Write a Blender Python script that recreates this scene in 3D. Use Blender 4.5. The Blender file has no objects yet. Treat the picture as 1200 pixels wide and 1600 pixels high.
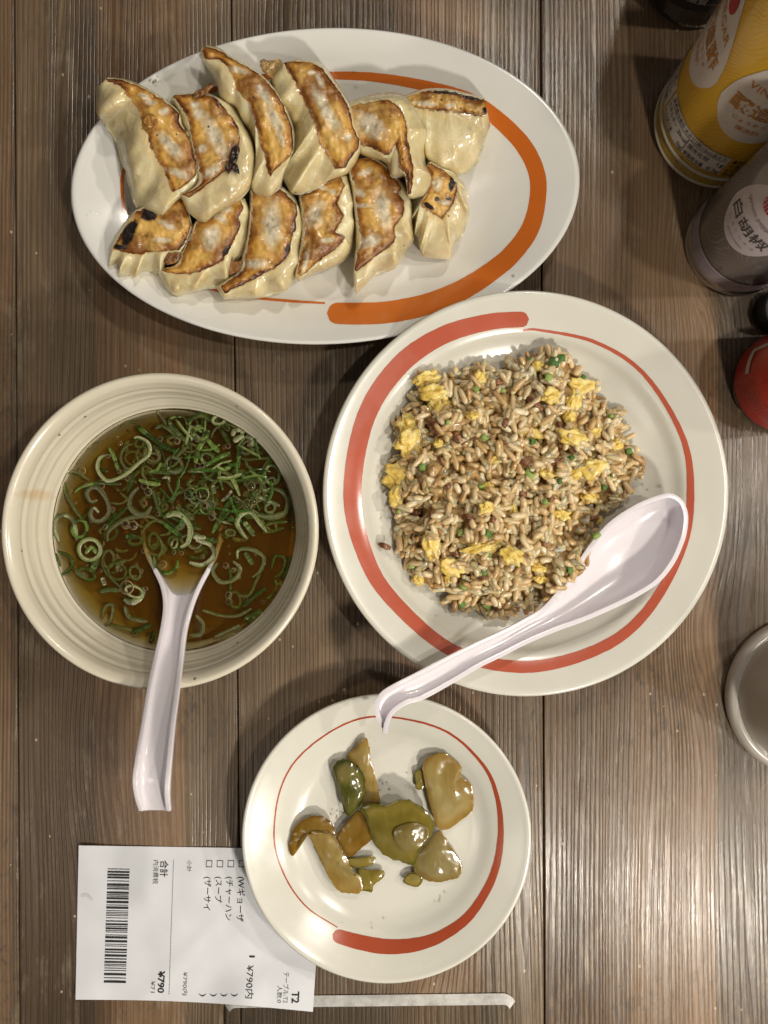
import bpy, bmesh, math, random
import numpy as np
from mathutils import Vector, Matrix, noise as mnoise

random.seed(7)
rng = np.random.default_rng(7)
S = bpy.context.scene
C = S.collection
PI = math.pi

# ------------------------------------------------------------------ camera
H = 0.40                      # lens height above the table top (m)
cd = bpy.data.cameras.new("camera")
cd.sensor_fit = 'HORIZONTAL'
cd.sensor_width = 36.0
cd.lens = 36.0
cd.clip_start = 0.01
cd.clip_end = 50
cam = bpy.data.objects.new("camera", cd)
cam.location = (0, 0, H)
C.objects.link(cam)
S.camera = cam

# ------------------------------------------------------------------ room light
w = bpy.data.worlds.new("World")
S.world = w
w.use_nodes = True
bg = w.node_tree.nodes["Background"]
bg.inputs[0].default_value = (1.0, 0.93, 0.84, 1)
bg.inputs[1].default_value = 0.075
LAMPS = [  # ceiling spots and a low pendant over the table: x, y, z, power, radius
    (1.15, 0.14, 0.95, 21.0, 0.030),
    (0.30, -0.48, 0.58, 14.5, 0.030),
    (0.30, 0.78, 1.00, 14.0, 0.035),
    (0.44, 0.02, 1.00, 11.0, 0.020),
    (0.90, -0.50, 0.92, 11.0, 0.020),
    (-0.60, -0.58, 1.05, 4.0, 0.160),
]
for i, (x, y, z, pw, rad) in enumerate(LAMPS):
    ld = bpy.data.lights.new("ceiling_lamp", 'POINT')
    ld.energy = pw
    ld.shadow_soft_size = rad
    ld.color = (1.0, 0.93, 0.82)
    lo = bpy.data.objects.new("ceiling_lamp", ld)
    lo.location = (x, y, z)
    C.objects.link(lo)
S.view_settings.view_transform = 'Standard'
S.view_settings.look = 'None'
S.view_settings.exposure = -0.08
S.view_settings.gamma = 1.0
S.render.engine = 'CYCLES'
S.cycles.use_denoising = True
S.cycles.max_bounces = 10
S.cycles.transparent_max_bounces = 24
S.cycles.caustics_reflective = False
S.cycles.caustics_refractive = False

# ------------------------------------------------------------------ helpers
def P(px, py, z=0.0):
    """photograph pixel (1200x1600) at height z -> point in the room"""
    k = (1 - z / H) / 3000.0
    return Vector(((px - 600) * k, (800 - py) * k, z))

def cr(pts, n, closed=False):
    """Catmull-Rom resample, even in arc length; pts any dimension"""
    p = np.array(pts, float)
    m = len(p)
    if closed:
        idx = lambda i: p[i % m]
        segs = m
    else:
        ext = np.vstack([2 * p[0] - p[1], p, 2 * p[-1] - p[-2]])
        idx = lambda i: ext[i + 1]
        segs = m - 1
    out = []
    for s in range(segs):
        a, b, c, d = idx(s - 1), idx(s), idx(s + 1), idx(s + 2)
        for t in np.linspace(0, 1, 24, endpoint=False):
            out.append(0.5 * (2 * b + (c - a) * t + (2 * a - 5 * b + 4 * c - d) * t * t + (3 * b - a - 3 * c + d) * t ** 3))
    out.append(p[0] if closed else p[-1])
    out = np.array(out)
    dl = np.r_[0, np.cumsum(np.linalg.norm(np.diff(out[:, :2], axis=0), axis=1))]
    q = np.linspace(0, dl[-1], n, endpoint=not closed)
    return np.stack([np.interp(q, dl, out[:, k]) for k in range(out.shape[1])], 1)

def mesh(name, verts, faces, smooth=True):
    me = bpy.data.meshes.new(name)
    me.from_pydata([tuple(v) for v in verts], [], faces)
    me.validate()
    if smooth:
        me.polygons.foreach_set("use_smooth", [True] * len(me.polygons))
    me.update()
    return me

def obj(name, me, mat=None, parent=None):
    o = bpy.data.objects.new(name, me)
    C.objects.link(o)
    if mat is not None and me is not None and not me.materials:
        me.materials.append(mat)
    if parent is not None:
        o.parent = parent
    return o

def thing(name, label, cat, loc=(0, 0, 0), group=None):
    o = bpy.data.objects.new(name, None)
    o.empty_display_size = 0.01
    C.objects.link(o)
    return tag(o, label, cat, group)

def tag(o, label, cat, group=None):
    o["label"] = label
    o["category"] = cat
    if group:
        o["group"] = group
    return o

def fix_normals(me):
    bm = bmesh.new()
    bm.from_mesh(me)
    bmesh.ops.remove_doubles(bm, verts=bm.verts, dist=1e-6)
    bmesh.ops.recalc_face_normals(bm, faces=bm.faces)
    bm.to_mesh(me)
    bm.free()

def gridfaces(nr, nc, closed_c=False, off=0):
    f = []
    for i in range(nr - 1):
        for j in range(nc - (0 if closed_c else 1)):
            j2 = (j + 1) % nc
            f.append((off + i * nc + j, off + i * nc + j2, off + (i + 1) * nc + j2, off + (i + 1) * nc + j))
    return f

def add_attr(me, name, arr):
    """arr: (nverts,4) colour-like attribute or (nverts,) float"""
    arr = np.asarray(arr, np.float32)
    if arr.ndim == 1:
        a = me.attributes.new(name, 'FLOAT', 'POINT')
        a.data.foreach_set("value", arr)
    else:
        a = me.attributes.new(name, 'FLOAT_COLOR', 'POINT')
        a.data.foreach_set("color", arr.ravel())

def box(x0, x1, y0, y1, z0, z1):
    v = [(x0, y0, z0), (x1, y0, z0), (x1, y1, z0), (x0, y1, z0), (x0, y0, z1), (x1, y0, z1), (x1, y1, z1), (x0, y1, z1)]
    f = [(0, 3, 2, 1), (4, 5, 6, 7), (0, 1, 5, 4), (1, 2, 6, 5), (2, 3, 7, 6), (3, 0, 4, 7)]
    return v, f

# ------------------------------------------------------------------ node helper
class M:
    def __init__(self, name):
        self.mat = bpy.data.materials.new(name)
        self.mat.use_nodes = True
        self.nt = self.mat.node_tree
        self.b = self.nt.nodes["Principled BSDF"]
        self.out = self.nt.nodes["Material Output"]
    def n(self, typ, **kw):
        nd = self.nt.nodes.new(typ)
        ins = kw.pop('ins', {})
        for k, v in kw.items():
            setattr(nd, k, v)
        for k, v in ins.items():
            self.set(nd, k, v)
        return nd
    def set(self, nd, k, v):
        s = nd.inputs[k]
        if isinstance(v, bpy.types.NodeSocket):
            self.nt.links.new(v, s)
        else:
            if isinstance(v, (tuple, list)) and len(v) == 3 and s.type == 'RGBA':
                v = (*v, 1)
            s.default_value = v
    def p(self, **kw):
        names = dict(color='Base Color', rough='Roughness', metal='Metallic', sss='Subsurface Weight', sssr='Subsurface Radius',
                     ssss='Subsurface Scale', coat='Coat Weight', coatr='Coat Roughness', trans='Transmission Weight', ior='IOR',
                     normal='Normal', spec='Specular IOR Level', alpha='Alpha', sheen='Sheen Weight')
        for k, v in kw.items():
            self.set(self.b, names[k], v)
        return self
    def math(self, op, a, b=0.0, c=0.0, clamp=False):
        nd = self.n('ShaderNodeMath', operation=op, use_clamp=clamp)
        self.set(nd, 0, a); self.set(nd, 1, b); self.set(nd, 2, c)
        return nd.outputs[0]
    def noise(self, vec, scale=5, detail=3, rough=0.5, dist=0.0):
        nd = self.n('ShaderNodeTexNoise', ins={'Scale': scale, 'Detail': detail, 'Roughness': rough, 'Distortion': dist})
        if vec is not None:
            self.set(nd, 'Vector', vec)
        return nd.outputs[0]
    def ramp(self, fac, stops, interp='LINEAR'):
        nd = self.n('ShaderNodeValToRGB')
        nd.color_ramp.interpolation = interp
        el = nd.color_ramp.elements
        while len(el) > 1:
            el.remove(el[-1])
        for i, (p, c) in enumerate(stops):
            e = el[0] if i == 0 else el.new(p)
            e.position = p
            e.color = (c, c, c, 1) if not isinstance(c, (tuple, list)) else (*c[:3], 1)
        self.set(nd, 0, fac)
        return nd.outputs[0]
    def mix(self, fac, a, b, mode='MIX'):
        nd = self.n('ShaderNodeMix', data_type='RGBA', blend_type=mode)
        self.set(nd, 0, fac); self.set(nd, 6, a); self.set(nd, 7, b)
        return nd.outputs[2]
    def coord(self, which='Object'):
        return self.n('ShaderNodeTexCoord').outputs[which]
    def map(self, vec, scale=(1, 1, 1), loc=(0, 0, 0)):
        return self.n('ShaderNodeMapping', ins={'Vector': vec, 'Scale': scale, 'Location': loc}).outputs[0]
    def attr(self, name):
        return self.n('ShaderNodeAttribute', attribute_name=name)
    def bump(self, h, strength=0.3, dist=0.001, normal=None):
        nd = self.n('ShaderNodeBump', ins={'Height': h, 'Strength': strength, 'Distance': dist})
        if normal is not None:
            self.set(nd, 'Normal', normal)
        return nd.outputs[0]
    def sep(self, v):
        nd = self.n('ShaderNodeSeparateXYZ', ins={0: v})
        return nd.outputs
    def comb(self, x, y, z=0.0):
        return self.n('ShaderNodeCombineXYZ', ins={0: x, 1: y, 2: z}).outputs[0]

def simple(name, color, rough=0.4, **kw):
    return M(name).p(color=color, rough=rough, **kw).mat

# ------------------------------------------------------------------ materials: wood
def wood_mat():
    m = M("weathered_wood")
    co = m.coord('Object')
    x, y, z = m.sep(co)
    rnd = m.n('ShaderNodeObjectInfo').outputs['Random']
    r10 = m.math('MULTIPLY', rnd, 37.0)
    def nz(sx, sy, detail=3, rough=0.55, seed=0.0):
        v = m.comb(m.math('MULTIPLY', x, sx), m.math('MULTIPLY', y, sy), m.math('ADD', r10, seed))
        return m.noise(v, 1.0, detail, rough)
    warp = m.math('MULTIPLY', m.math('SUBTRACT', nz(9, 1.6, 2), 0.5), 0.024)
    warp2 = m.math('MULTIPLY', m.math('SUBTRACT', nz(140, 20, 3, 0.6, 3.0), 0.5), 0.0011)
    xx = m.math('ADD', m.math('ADD', x, warp), warp2)
    # knots and cathedral figure push the growth lines aside
    for kx, ky, sx, sy, amp in ((1103, 418, 0.016, 0.022, 0.010), (1086, 985, 0.020, 0.040, 0.011), (690, 500, 0.022, 0.05, 0.007), (150, 1180, 0.025, 0.06, 0.006), (420, 40, 0.02, 0.05, 0.006), (660, 1590, 0.02, 0.03, 0.008)):
        kp_ = P(kx, ky)
        dx = m.math('DIVIDE', m.math('SUBTRACT', x, kp_.x), sx)
        dy = m.math('DIVIDE', m.math('SUBTRACT', y, kp_.y), sy)
        d2 = m.math('ADD', m.math('MULTIPLY', dx, dx), m.math('MULTIPLY', dy, dy))
        xx = m.math('ADD', xx, m.math('MULTIPLY', m.math('POWER', 2.718, m.math('MULTIPLY', d2, -1.0)), amp))
    spac = m.math('MULTIPLY', nz(70, 0.6, 2, 0.5, 5.0), 5.0)
    f = m.math('ADD', m.math('MULTIPLY', xx, 400.0), spac)
    saw = m.math('FRACT', f)
    line = m.ramp(saw, [(0.0, 0.0), (0.10, 0.20), (0.28, 0.92), (0.78, 1.0), (0.92, 0.55), (1.0, 0.0)])
    f2 = m.math('FRACT', m.math('ADD', m.math('MULTIPLY', xx, 790.0), m.math('MULTIPLY', spac, 1.7)))
    line2 = m.ramp(f2, [(0.0, 0.2), (0.3, 1.0), (0.8, 1.0), (1.0, 0.2)])
    big = m.math('ADD', m.math('MULTIPLY', nz(24, 1.4, 4, 0.6, 9.0), 0.75), m.math('MULTIPLY', m.math('SUBTRACT', nz(7, 3.0, 3, 0.6, 10.0), 0.25), 0.5))
    base = m.ramp(big, [(0.25, (0.050, 0.030, 0.014)), (0.42, (0.112, 0.064, 0.027)), (0.54, (0.163, 0.101, 0.047)),
                        (0.66, (0.220, 0.126, 0.053)), (0.8, (0.255, 0.172, 0.085))])
    # glued strips inside a plank carry slightly different hues
    strip = m.n('ShaderNodeTexWhiteNoise', noise_dimensions='1D',
                ins={'W': m.math('FLOOR', m.math('ADD', m.math('MULTIPLY', m.math('ADD', x, m.math('MULTIPLY', warp, 0.1)), 22.0), r10))})
    hue = m.ramp(strip.outputs[0], [(0.0, (0.72, 0.74, 0.80)), (0.28, (1.12, 0.98, 0.84)), (0.5, (0.92, 0.98, 1.06)), (0.72, (1.22, 1.10, 0.98)), (0.88, (0.84, 0.78, 0.74))], 'CONSTANT')
    base = m.mix(0.85, base, hue, 'MULTIPLY')
    lstr = m.ramp(nz(30, 4, 3, 0.6, 13.0), [(0.32, 0.10), (0.66, 0.78)])
    dark = m.mix(1.0, base, (0.52, 0.46, 0.40), 'MULTIPLY')
    col = m.mix(m.math('MULTIPLY', m.math('SUBTRACT', 1.0, line), lstr), base, dark)
    col = m.mix(m.math('MULTIPLY', m.math('SUBTRACT', 1.0, line2), 0.28), col, dark)
    paleline = m.math('MULTIPLY', m.ramp(saw, [(0.42, 0.0), (0.56, 1.0), (0.70, 0.0)]), m.ramp(nz(40, 6, 5, 0.65, 61.0), [(0.44, 0.0), (0.66, 0.65)]))
    col = m.mix(paleline, col, (0.32, 0.225, 0.118))
    fib = nz(1500, 45, 4, 0.65, 17.0)
    col = m.mix(1.0, col, m.ramp(fib, [(0.25, 0.78), (0.5, 1.0), (0.75, 1.18)]), 'MULTIPLY')
    # pale rubbed ridges and dark weathered spots
    rub = m.ramp(nz(70, 22, 6, 0.7, 21.0), [(0.55, 0.0), (0.74, 0.75)])
    col = m.mix(m.math('MULTIPLY', rub, line), col, (0.27, 0.205, 0.125))
    grime = m.math('MULTIPLY', m.ramp(nz(260, 130, 5, 0.75, 27.0), [(0.50, 0.0), (0.66, 0.8)]), m.ramp(nz(18, 9, 3, 0.6, 71.0), [(0.45, 0.05), (0.65, 1.0)]))
    col = m.mix(grime, col, (0.050, 0.041, 0.034))
    # flecks of old paint and crumbs
    vor = m.n('ShaderNodeTexVoronoi', ins={'Vector': m.map(co, (1.0, 0.75, 1)), 'Scale': 150.0, 'Randomness': 1.0})
    fleck = m.math('MULTIPLY', m.math('LESS_THAN', m.math('ADD', vor.outputs['Distance'], m.math('MULTIPLY', nz(900, 700, 2, 0.5, 31.0), 0.1)), 0.14),
                   m.math('GREATER_THAN', m.sep(vor.outputs['Color'])[0], 0.80))
    col = m.mix(m.math('MULTIPLY', fleck, 0.8), col, (0.46, 0.37, 0.23))
    scr = m.n('ShaderNodeTexVoronoi', feature='DISTANCE_TO_EDGE', ins={'Vector': m.map(co, (1, 0.5, 1)), 'Scale': 38.0})
    scm = m.math('MULTIPLY', m.math('LESS_THAN', scr.outputs['Distance'], 0.006), m.ramp(nz(60, 60, 4, 0.6, 41.0), [(0.62, 0.0), (0.72, 0.45)]))
    col = m.mix(scm, col, (0.34, 0.28, 0.19))
    col = m.n('ShaderNodeHueSaturation', ins={'Saturation': 0.84, 'Value': 1.10, 'Color': col}).outputs[0]
    rough = m.ramp(nz(220, 30, 4, 0.6, 47.0), [(0.25, 0.20), (0.75, 0.36)])
    h = m.math('ADD', m.math('MULTIPLY', line, 0.7), m.math('ADD', m.math('MULTIPLY', fib, 0.5), m.math('MULTIPLY', line2, 0.2)))
    m.p(color=col, rough=rough, spec=0.5, normal=m.bump(h, 0.42, 0.0005))
    return m.mat

WOOD = wood_mat()

def glaze(name, col, col2, speck=None, rough=0.16, speckscale=260.0):
    m = M(name)
    co = m.coord('Object')
    n1 = m.noise(co, 18, 3)
    c = m.mix(m.ramp(n1, [(0.35, 0.0), (0.65, 1.0)]), col, col2)
    if speck:
        v = m.n('ShaderNodeTexVoronoi', ins={'Vector': co, 'Scale': speckscale})
        k = m.math('MULTIPLY', m.math('LESS_THAN', v.outputs['Distance'], 0.17), m.math('GREATER_THAN', m.sep(v.outputs['Color'])[1], 0.90))
        c = m.mix(m.math('MULTIPLY', k, 0.75), c, speck)
    fine = m.noise(co, 900, 2)
    r = m.ramp(m.noise(co, 60, 4), [(0.3, rough * 0.8), (0.7, rough * 1.5)])
    m.p(color=c, rough=r, coat=0.22, coatr=0.14, normal=m.bump(m.math('ADD', m.math('MULTIPLY', fine, 0.15), n1), 0.10, 0.0006))
    return m

WHITE_GLAZE = glaze("white_glaze", (0.74, 0.73, 0.70), (0.70, 0.69, 0.65)).mat
CREAM_GLAZE = glaze("cream_glaze", (0.66, 0.64, 0.565), (0.62, 0.605, 0.535), rough=0.20).mat
ORANGE = glaze("orange_underglaze", (0.60, 0.150, 0.018), (0.53, 0.125, 0.014)).mat
CORAL = glaze("coral_underglaze", (0.50, 0.110, 0.062), (0.44, 0.094, 0.052), rough=0.18).mat
RED_UG = glaze("red_underglaze", (0.40, 0.072, 0.028), (0.35, 0.062, 0.024), rough=0.18).mat

# ------------------------------------------------------------------ table
table = bpy.data.objects.new("table", None)
C.objects.link(table)
table["kind"] = "structure"
seams = [(-760, -750), (-310, -300), (22, 30), (361, 376), (845, 851), (1345, 1352), (1810, 1818), (2300, 2310)]
for (t0, b0), (t1, b1) in zip(seams[:-1], seams[1:]):
    YT, YB = 0.62, -0.62
    def xa(t, b, Y):
        py = 800 - Y * 3000
        return (t + (b - t) * py / 1600 - 600) / 3000
    g = 0.00035
    bm = bmesh.new()
    n = 2
    c = [(xa(t0, b0, YB) + g, YB), (xa(t1, b1, YB) - g, YB), (xa(t1, b1, YT) - g, YT), (xa(t0, b0, YT) + g, YT)]
    lo = [bm.verts.new((x, y, -0.022)) for x, y in c]
    hi = [bm.verts.new((x, y, 0.0)) for x, y in c]
    bm.faces.new(hi)
    bm.faces.new(lo[::-1])
    for i in range(4):
        bm.faces.new((lo[i], lo[(i + 1) % 4], hi[(i + 1) % 4], hi[i]))
    ed = [e for e in bm.edges if all(v.co.z > -0.001 for v in e.verts)]
    bmesh.ops.bevel(bm, geom=ed, offset=0.0006, segments=2, profile=0.5, affect='EDGES')
    me = bpy.data.meshes.new("plank")
    bm.to_mesh(me)
    bm.free()
    obj("plank", me, WOOD, table)
v, f = box(-0.44, 0.56, -0.61, 0.61, -0.045, -0.0225)
obj("table_base", mesh("table_base", v, f, False), simple("dark_underside", (0.02, 0.015, 0.01), 0.8), table)

# ------------------------------------------------------------------ plates
class Plate:
    """turned dish; profile = list of (rho, z) over the top from the middle to the lip"""
    def __init__(self, cx, cy, a_px, b_px, zrim, prof, under, ang=0.0):
        c = P(cx, cy, zrim)
        k = (1 - zrim / H) / 3000
        self.c, self.a, self.b, self.ang = c, a_px * k, b_px * k, ang
        self.prof = cr([(p[0], p[1]) for p in prof], 90)
        self.under = cr([(p[0], p[1]) for p in under], 50)
    def rho(self, X, Y):
        dx, dy = X - self.c.x, Y - self.c.y
        ca, sa = math.cos(self.ang), math.sin(self.ang)
        u, v = dx * ca + dy * sa, -dx * sa + dy * ca
        return math.hypot(u / self.a, v / self.b)
    def z(self, X, Y):
        return float(np.interp(self.rho(X, Y), self.prof[:, 0], self.prof[:, 1]))
    def on(self, px, py, lift=0.0):
        z = 0.01
        for _ in range(6):
            p = P(px, py, z)
            z = self.z(p.x, p.y) + lift
        return P(px, py, z)
    def build(self, name, label, mat, nseg=160, wob=0.0):
        pr = np.vstack([self.prof, self.under])
        vs = []
        ca, sa = math.cos(self.ang), math.sin(self.ang)
        for r, z in pr:
            for k in range(nseg):
                t = 2 * PI * k / nseg
                u, v = r * self.a * math.cos(t), r * self.b * math.sin(t)
                vs.append((self.c.x + u * ca - v * sa, self.c.y + u * sa + v * ca, z))
        f = gridfaces(len(pr), nseg, True)
        root = thing(name, label, "plate")
        me = mesh("dish", vs, f)
        fix_normals(me)
        obj("dish", me, mat, root)
        return root

def swirl(plate, pts, mat, parent, lift=0.00014, cap0=False, cap1=False, n=260, jitter=0.0):
    """a brushed stroke of underglaze on the dish: pts = (px, py, width px)"""
    q = cr(pts, n)
    d = np.gradient(q[:, :2], axis=0)
    d /= np.linalg.norm(d, axis=1)[:, None] + 1e-9
    nrm = np.stack([-d[:, 1], d[:, 0]], 1)
    wv = q[:, 2].copy()
    dl = np.r_[0, np.cumsum(np.linalg.norm(np.diff(q[:, :2], axis=0), axis=1))]
    def cap(dist, W):
        t = np.clip(dist / (W * 0.5), 0, 1)
        return np.sqrt(np.clip(1 - (1 - t) ** 2, 0, 1))
    if cap0: wv *= cap(dl, wv[0])
    if cap1: wv *= cap(dl[-1] - dl, wv[-1])
    nc = 7
    vs = []
    for i in range(n):
        e0 = mnoise.noise(Vector((dl[i] * 0.11, 1.7, 0))) * jitter
        e1 = mnoise.noise(Vector((dl[i] * 0.11, 9.7, 0))) * jitter
        for j in range(nc):
            s = (j / (nc - 1) - 0.5)
            o = s * wv[i] + (e0 if s < 0 else e1) * abs(s) * 2
            x, y = q[i, :2] + nrm[i] * o
            vs.append(plate.on(x, y, lift))
    me = mesh("painted_stroke", vs, gridfaces(n, nc))
    bm = bmesh.new(); bm.from_mesh(me)
    bmesh.ops.recalc_face_normals(bm, faces=bm.faces)
    up = sum(fc.normal.z for fc in bm.faces)
    if up < 0: bmesh.ops.reverse_faces(bm, faces=bm.faces)
    bm.to_mesh(me); bm.free()
    return obj("painted_stroke", me, mat, parent.children[0])

gp = Plate(508, 290, 398, 247, 0.023,
           [(0.0, 0.0065), (0.30, 0.0065), (0.52, 0.0070), (0.64, 0.0085), (0.74, 0.0125), (0.84, 0.0170), (0.93, 0.0208), (0.975, 0.0226), (0.99, 0.0231), (1.0, 0.0226)],
           [(1.001, 0.0218), (0.995, 0.0208), (0.97, 0.0196), (0.85, 0.0140), (0.72, 0.0085), (0.62, 0.0050), (0.60, 0.0012), (0.585, 0.0001), (0.56, 0.0001), (0.54, 0.0018), (0.50, 0.0030), (0.2, 0.0032), (0.0, 0.0032)], ang=0.040)
gplate = gp.build("oval_plate", "large white oval plate with orange brush swirl carrying the dumplings", WHITE_GLAZE, 220)
swirl(gp, [(508, 473.5, 3), (450, 470, 4), (394, 464, 4.2), (320, 448, 4.5), (245, 408, 5), (202, 350, 5.5), (191, 298, 5.5), (197, 258, 5.5), (235, 198, 6),
           (320, 146, 8), (414, 120, 10), (470, 117, 11), (524, 118, 12.5), (578, 120, 14), (640, 129, 16), (694, 142, 19), (735, 157, 22), (768, 178, 24), (814, 222, 26), (838, 268, 26), (840, 312, 26),
           (828, 358, 28), (800, 397, 29), (768, 424, 30), (724, 452, 32), (674, 473, 33), (630, 484, 34), (592, 489, 34), (550, 490, 34), (511, 489, 33)],
      ORANGE, gplate, cap1=True, n=420, jitter=0.35)

rp = Plate(822, 771, 318, 318, 0.028,
           [(0.0, 0.0075), (0.30, 0.0076), (0.52, 0.0086), (0.66, 0.0115), (0.76, 0.0165), (0.800, 0.0204), (0.84, 0.0225), (0.90, 0.0246), (0.95, 0.0262), (0.978, 0.0270), (0.992, 0.0272), (1.0, 0.0267)],
           [(1.001, 0.0260), (0.995, 0.0250), (0.97, 0.0240), (0.88, 0.0190), (0.76, 0.0120), (0.62, 0.0055), (0.57, 0.0040), (0.555, 0.0010), (0.54, 0.0001), (0.51, 0.0001), (0.49, 0.0022), (0.4, 0.0036), (0.0, 0.0036)])
rplate = rp.build("round_plate", "large round cream plate with broad coral swirl under the fried rice", CREAM_GLAZE, 200)
sp = []
for a, r, wd in [(-1, 272.5, 24), (12, 274, 25.5), (28, 279, 28), (45, 281, 30), (65, 277, 29), (90, 271.5, 28), (110, 269, 25), (128, 267, 22.5), (155, 271, 20), (180, 271, 19), (205, 268, 17.5), (225, 264, 16),
                 (250, 258, 14), (270, 257, 12), (290, 260, 9), (315, 262, 7), (335, 260, 5.5), (355, 256, 4.2), (361, 255, 3.5)]:
    t = math.radians(a)
    sp.append((822 - r * math.sin(t), 771 - r * math.cos(t), wd))
swirl(rp, sp, CORAL, rplate, cap0=True, n=420, jitter=0.4)

kp = Plate(604, 1311, 226.5, 226.5, 0.020,
           [(0.0, 0.0060), (0.35, 0.0060), (0.56, 0.0066), (0.66, 0.0086), (0.74, 0.0120), (0.80, 0.0142), (0.88, 0.0168), (0.95, 0.0190), (0.975, 0.0199), (0.99, 0.0201), (1.0, 0.0196)],
           [(1.001, 0.0189), (0.995, 0.0178), (0.96, 0.0164), (0.85, 0.0118), (0.70, 0.0066), (0.58, 0.0040), (0.565, 0.0010), (0.55, 0.0001), (0.52, 0.0001), (0.50, 0.0020), (0.4, 0.0030), (0.0, 0.0030)])
kplate = kp.build("side_plate", "small round cream plate with thin red line swirl holding pickles", CREAM_GLAZE, 180)
sp = []
for a, r, wd in [(-151, 158, 2.0), (-130, 164, 2.2), (-110, 169, 2.3), (-90, 175.5, 2.4), (-65, 183, 2.4), (-45, 187.5, 2.4), (-20, 191, 2.6), (0, 191, 2.8), (28, 192, 3.4), (52, 190, 5), (70, 184.5, 7), (90, 178, 10),
                 (110, 176, 12.5), (132, 176, 15), (150, 174, 18), (165, 171, 21.5), (180, 168, 24), (193, 166.5, 24), (203, 168, 22.5), (209.5, 171, 21)]:
    t = math.radians(a)
    sp.append((604 + r * math.sin(t), 1311 - r * math.cos(t), wd))
swirl(kp, sp, RED_UG, kplate, cap1=True, n=360, jitter=0.35)

# ------------------------------------------------------------------ dumplings
def fried_mat():
    m = M("fried_dumpling_base")
    co = m.coord('Object')
    at = m.attr("fry")
    e, pale, char = m.n('ShaderNodeSeparateColor', ins={0: at.outputs['Color']}).outputs[:3]
    n1 = m.noise(co, 170, 5, 0.62)
    n2 = m.noise(co, 420, 4, 0.6)
    n3 = m.noise(co, 60, 3, 0.5)
    nn = m.math('ADD', m.math('MULTIPLY', m.math('SUBTRACT', n1, 0.5), 1.1), m.math('MULTIPLY', m.math('SUBTRACT', n2, 0.5), 0.55))
    ee = m.math('ADD', m.math('MULTIPLY', e, m.math('ADD', 0.45, m.math('MULTIPLY', n3, 1.25))), m.math('MULTIPLY', nn, 0.8))
    ee = m.math('ADD', ee, m.ramp(m.noise(co, 48, 2), [(0.42, 0.0), (0.60, 0.30)]))
    brown = m.ramp(ee, [(0.0, (0.055, 0.016, 0.003)), (0.14, (0.125, 0.036, 0.006)), (0.30, (0.30, 0.112, 0.015)),
                        (0.52, (0.52, 0.255, 0.040)), (0.85, (0.66, 0.40, 0.100))])
    patch = m.ramp(m.math('ADD', n3, m.math('MULTIPLY', nn, 0.25)), [(0.47, 0.0), (0.60, 0.9)])
    brown = m.mix(patch, brown, (0.19, 0.058, 0.007))
    light = m.ramp(m.math('ADD', m.noise(co, 95, 4, 0.6), m.math('MULTIPLY', nn, 0.2)), [(0.52, 0.0), (0.70, 0.6)])
    brown = m.mix(light, brown, (0.70, 0.47, 0.15))
    pm = m.ramp(m.math('ADD', pale, m.math('MULTIPLY', nn, 0.55)), [(0.30, 0.0), (0.78, 0.95)])
    pcol = m.ramp(m.math('ADD', n1, m.math('MULTIPLY', m.math('SUBTRACT', n2, 0.5), 0.7)), [(0.30, (0.30, 0.265, 0.20)), (0.46, (0.56, 0.49, 0.35)), (0.64, (0.71, 0.63, 0.46))])
    col = m.mix(pm, brown, pcol)
    # ring of deep brown round each pale blister
    ring = m.ramp(m.math('ADD', pale, m.math('MULTIPLY', nn, 0.55)), [(0.20, 0.0), (0.34, 0.55), (0.46, 0.0)])
    col = m.mix(ring, col, (0.40, 0.18, 0.03))
    ch = m.ramp(m.math('ADD', char, m.math('MULTIPLY', nn, 0.6)), [(0.36, 0.0), (0.55, 1.0)])
    col = m.mix(ch, col, (0.014, 0.008, 0.006))
    v = m.n('ShaderNodeTexVoronoi', ins={'Vector': co, 'Scale': 330.0})
    dots = m.math('MULTIPLY', m.math('LESS_THAN', v.outputs['Distance'], 0.16), m.math('GREATER_THAN', m.sep(v.outputs['Color'])[0], 0.93))
    col = m.mix(dots, col, (0.03, 0.014, 0.008))
    rough = m.ramp(n1, [(0.3, 0.30), (0.7, 0.55)])
    m.p(color=col, rough=rough, sss=0.12, ssss=0.002, sssr=(1.0, 0.5, 0.2), coat=0.30, coatr=0.16,
        normal=m.bump(m.math('ADD', n1, m.math('MULTIPLY', n2, 0.4)), 0.42, 0.0013))
    return m.mat

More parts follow.
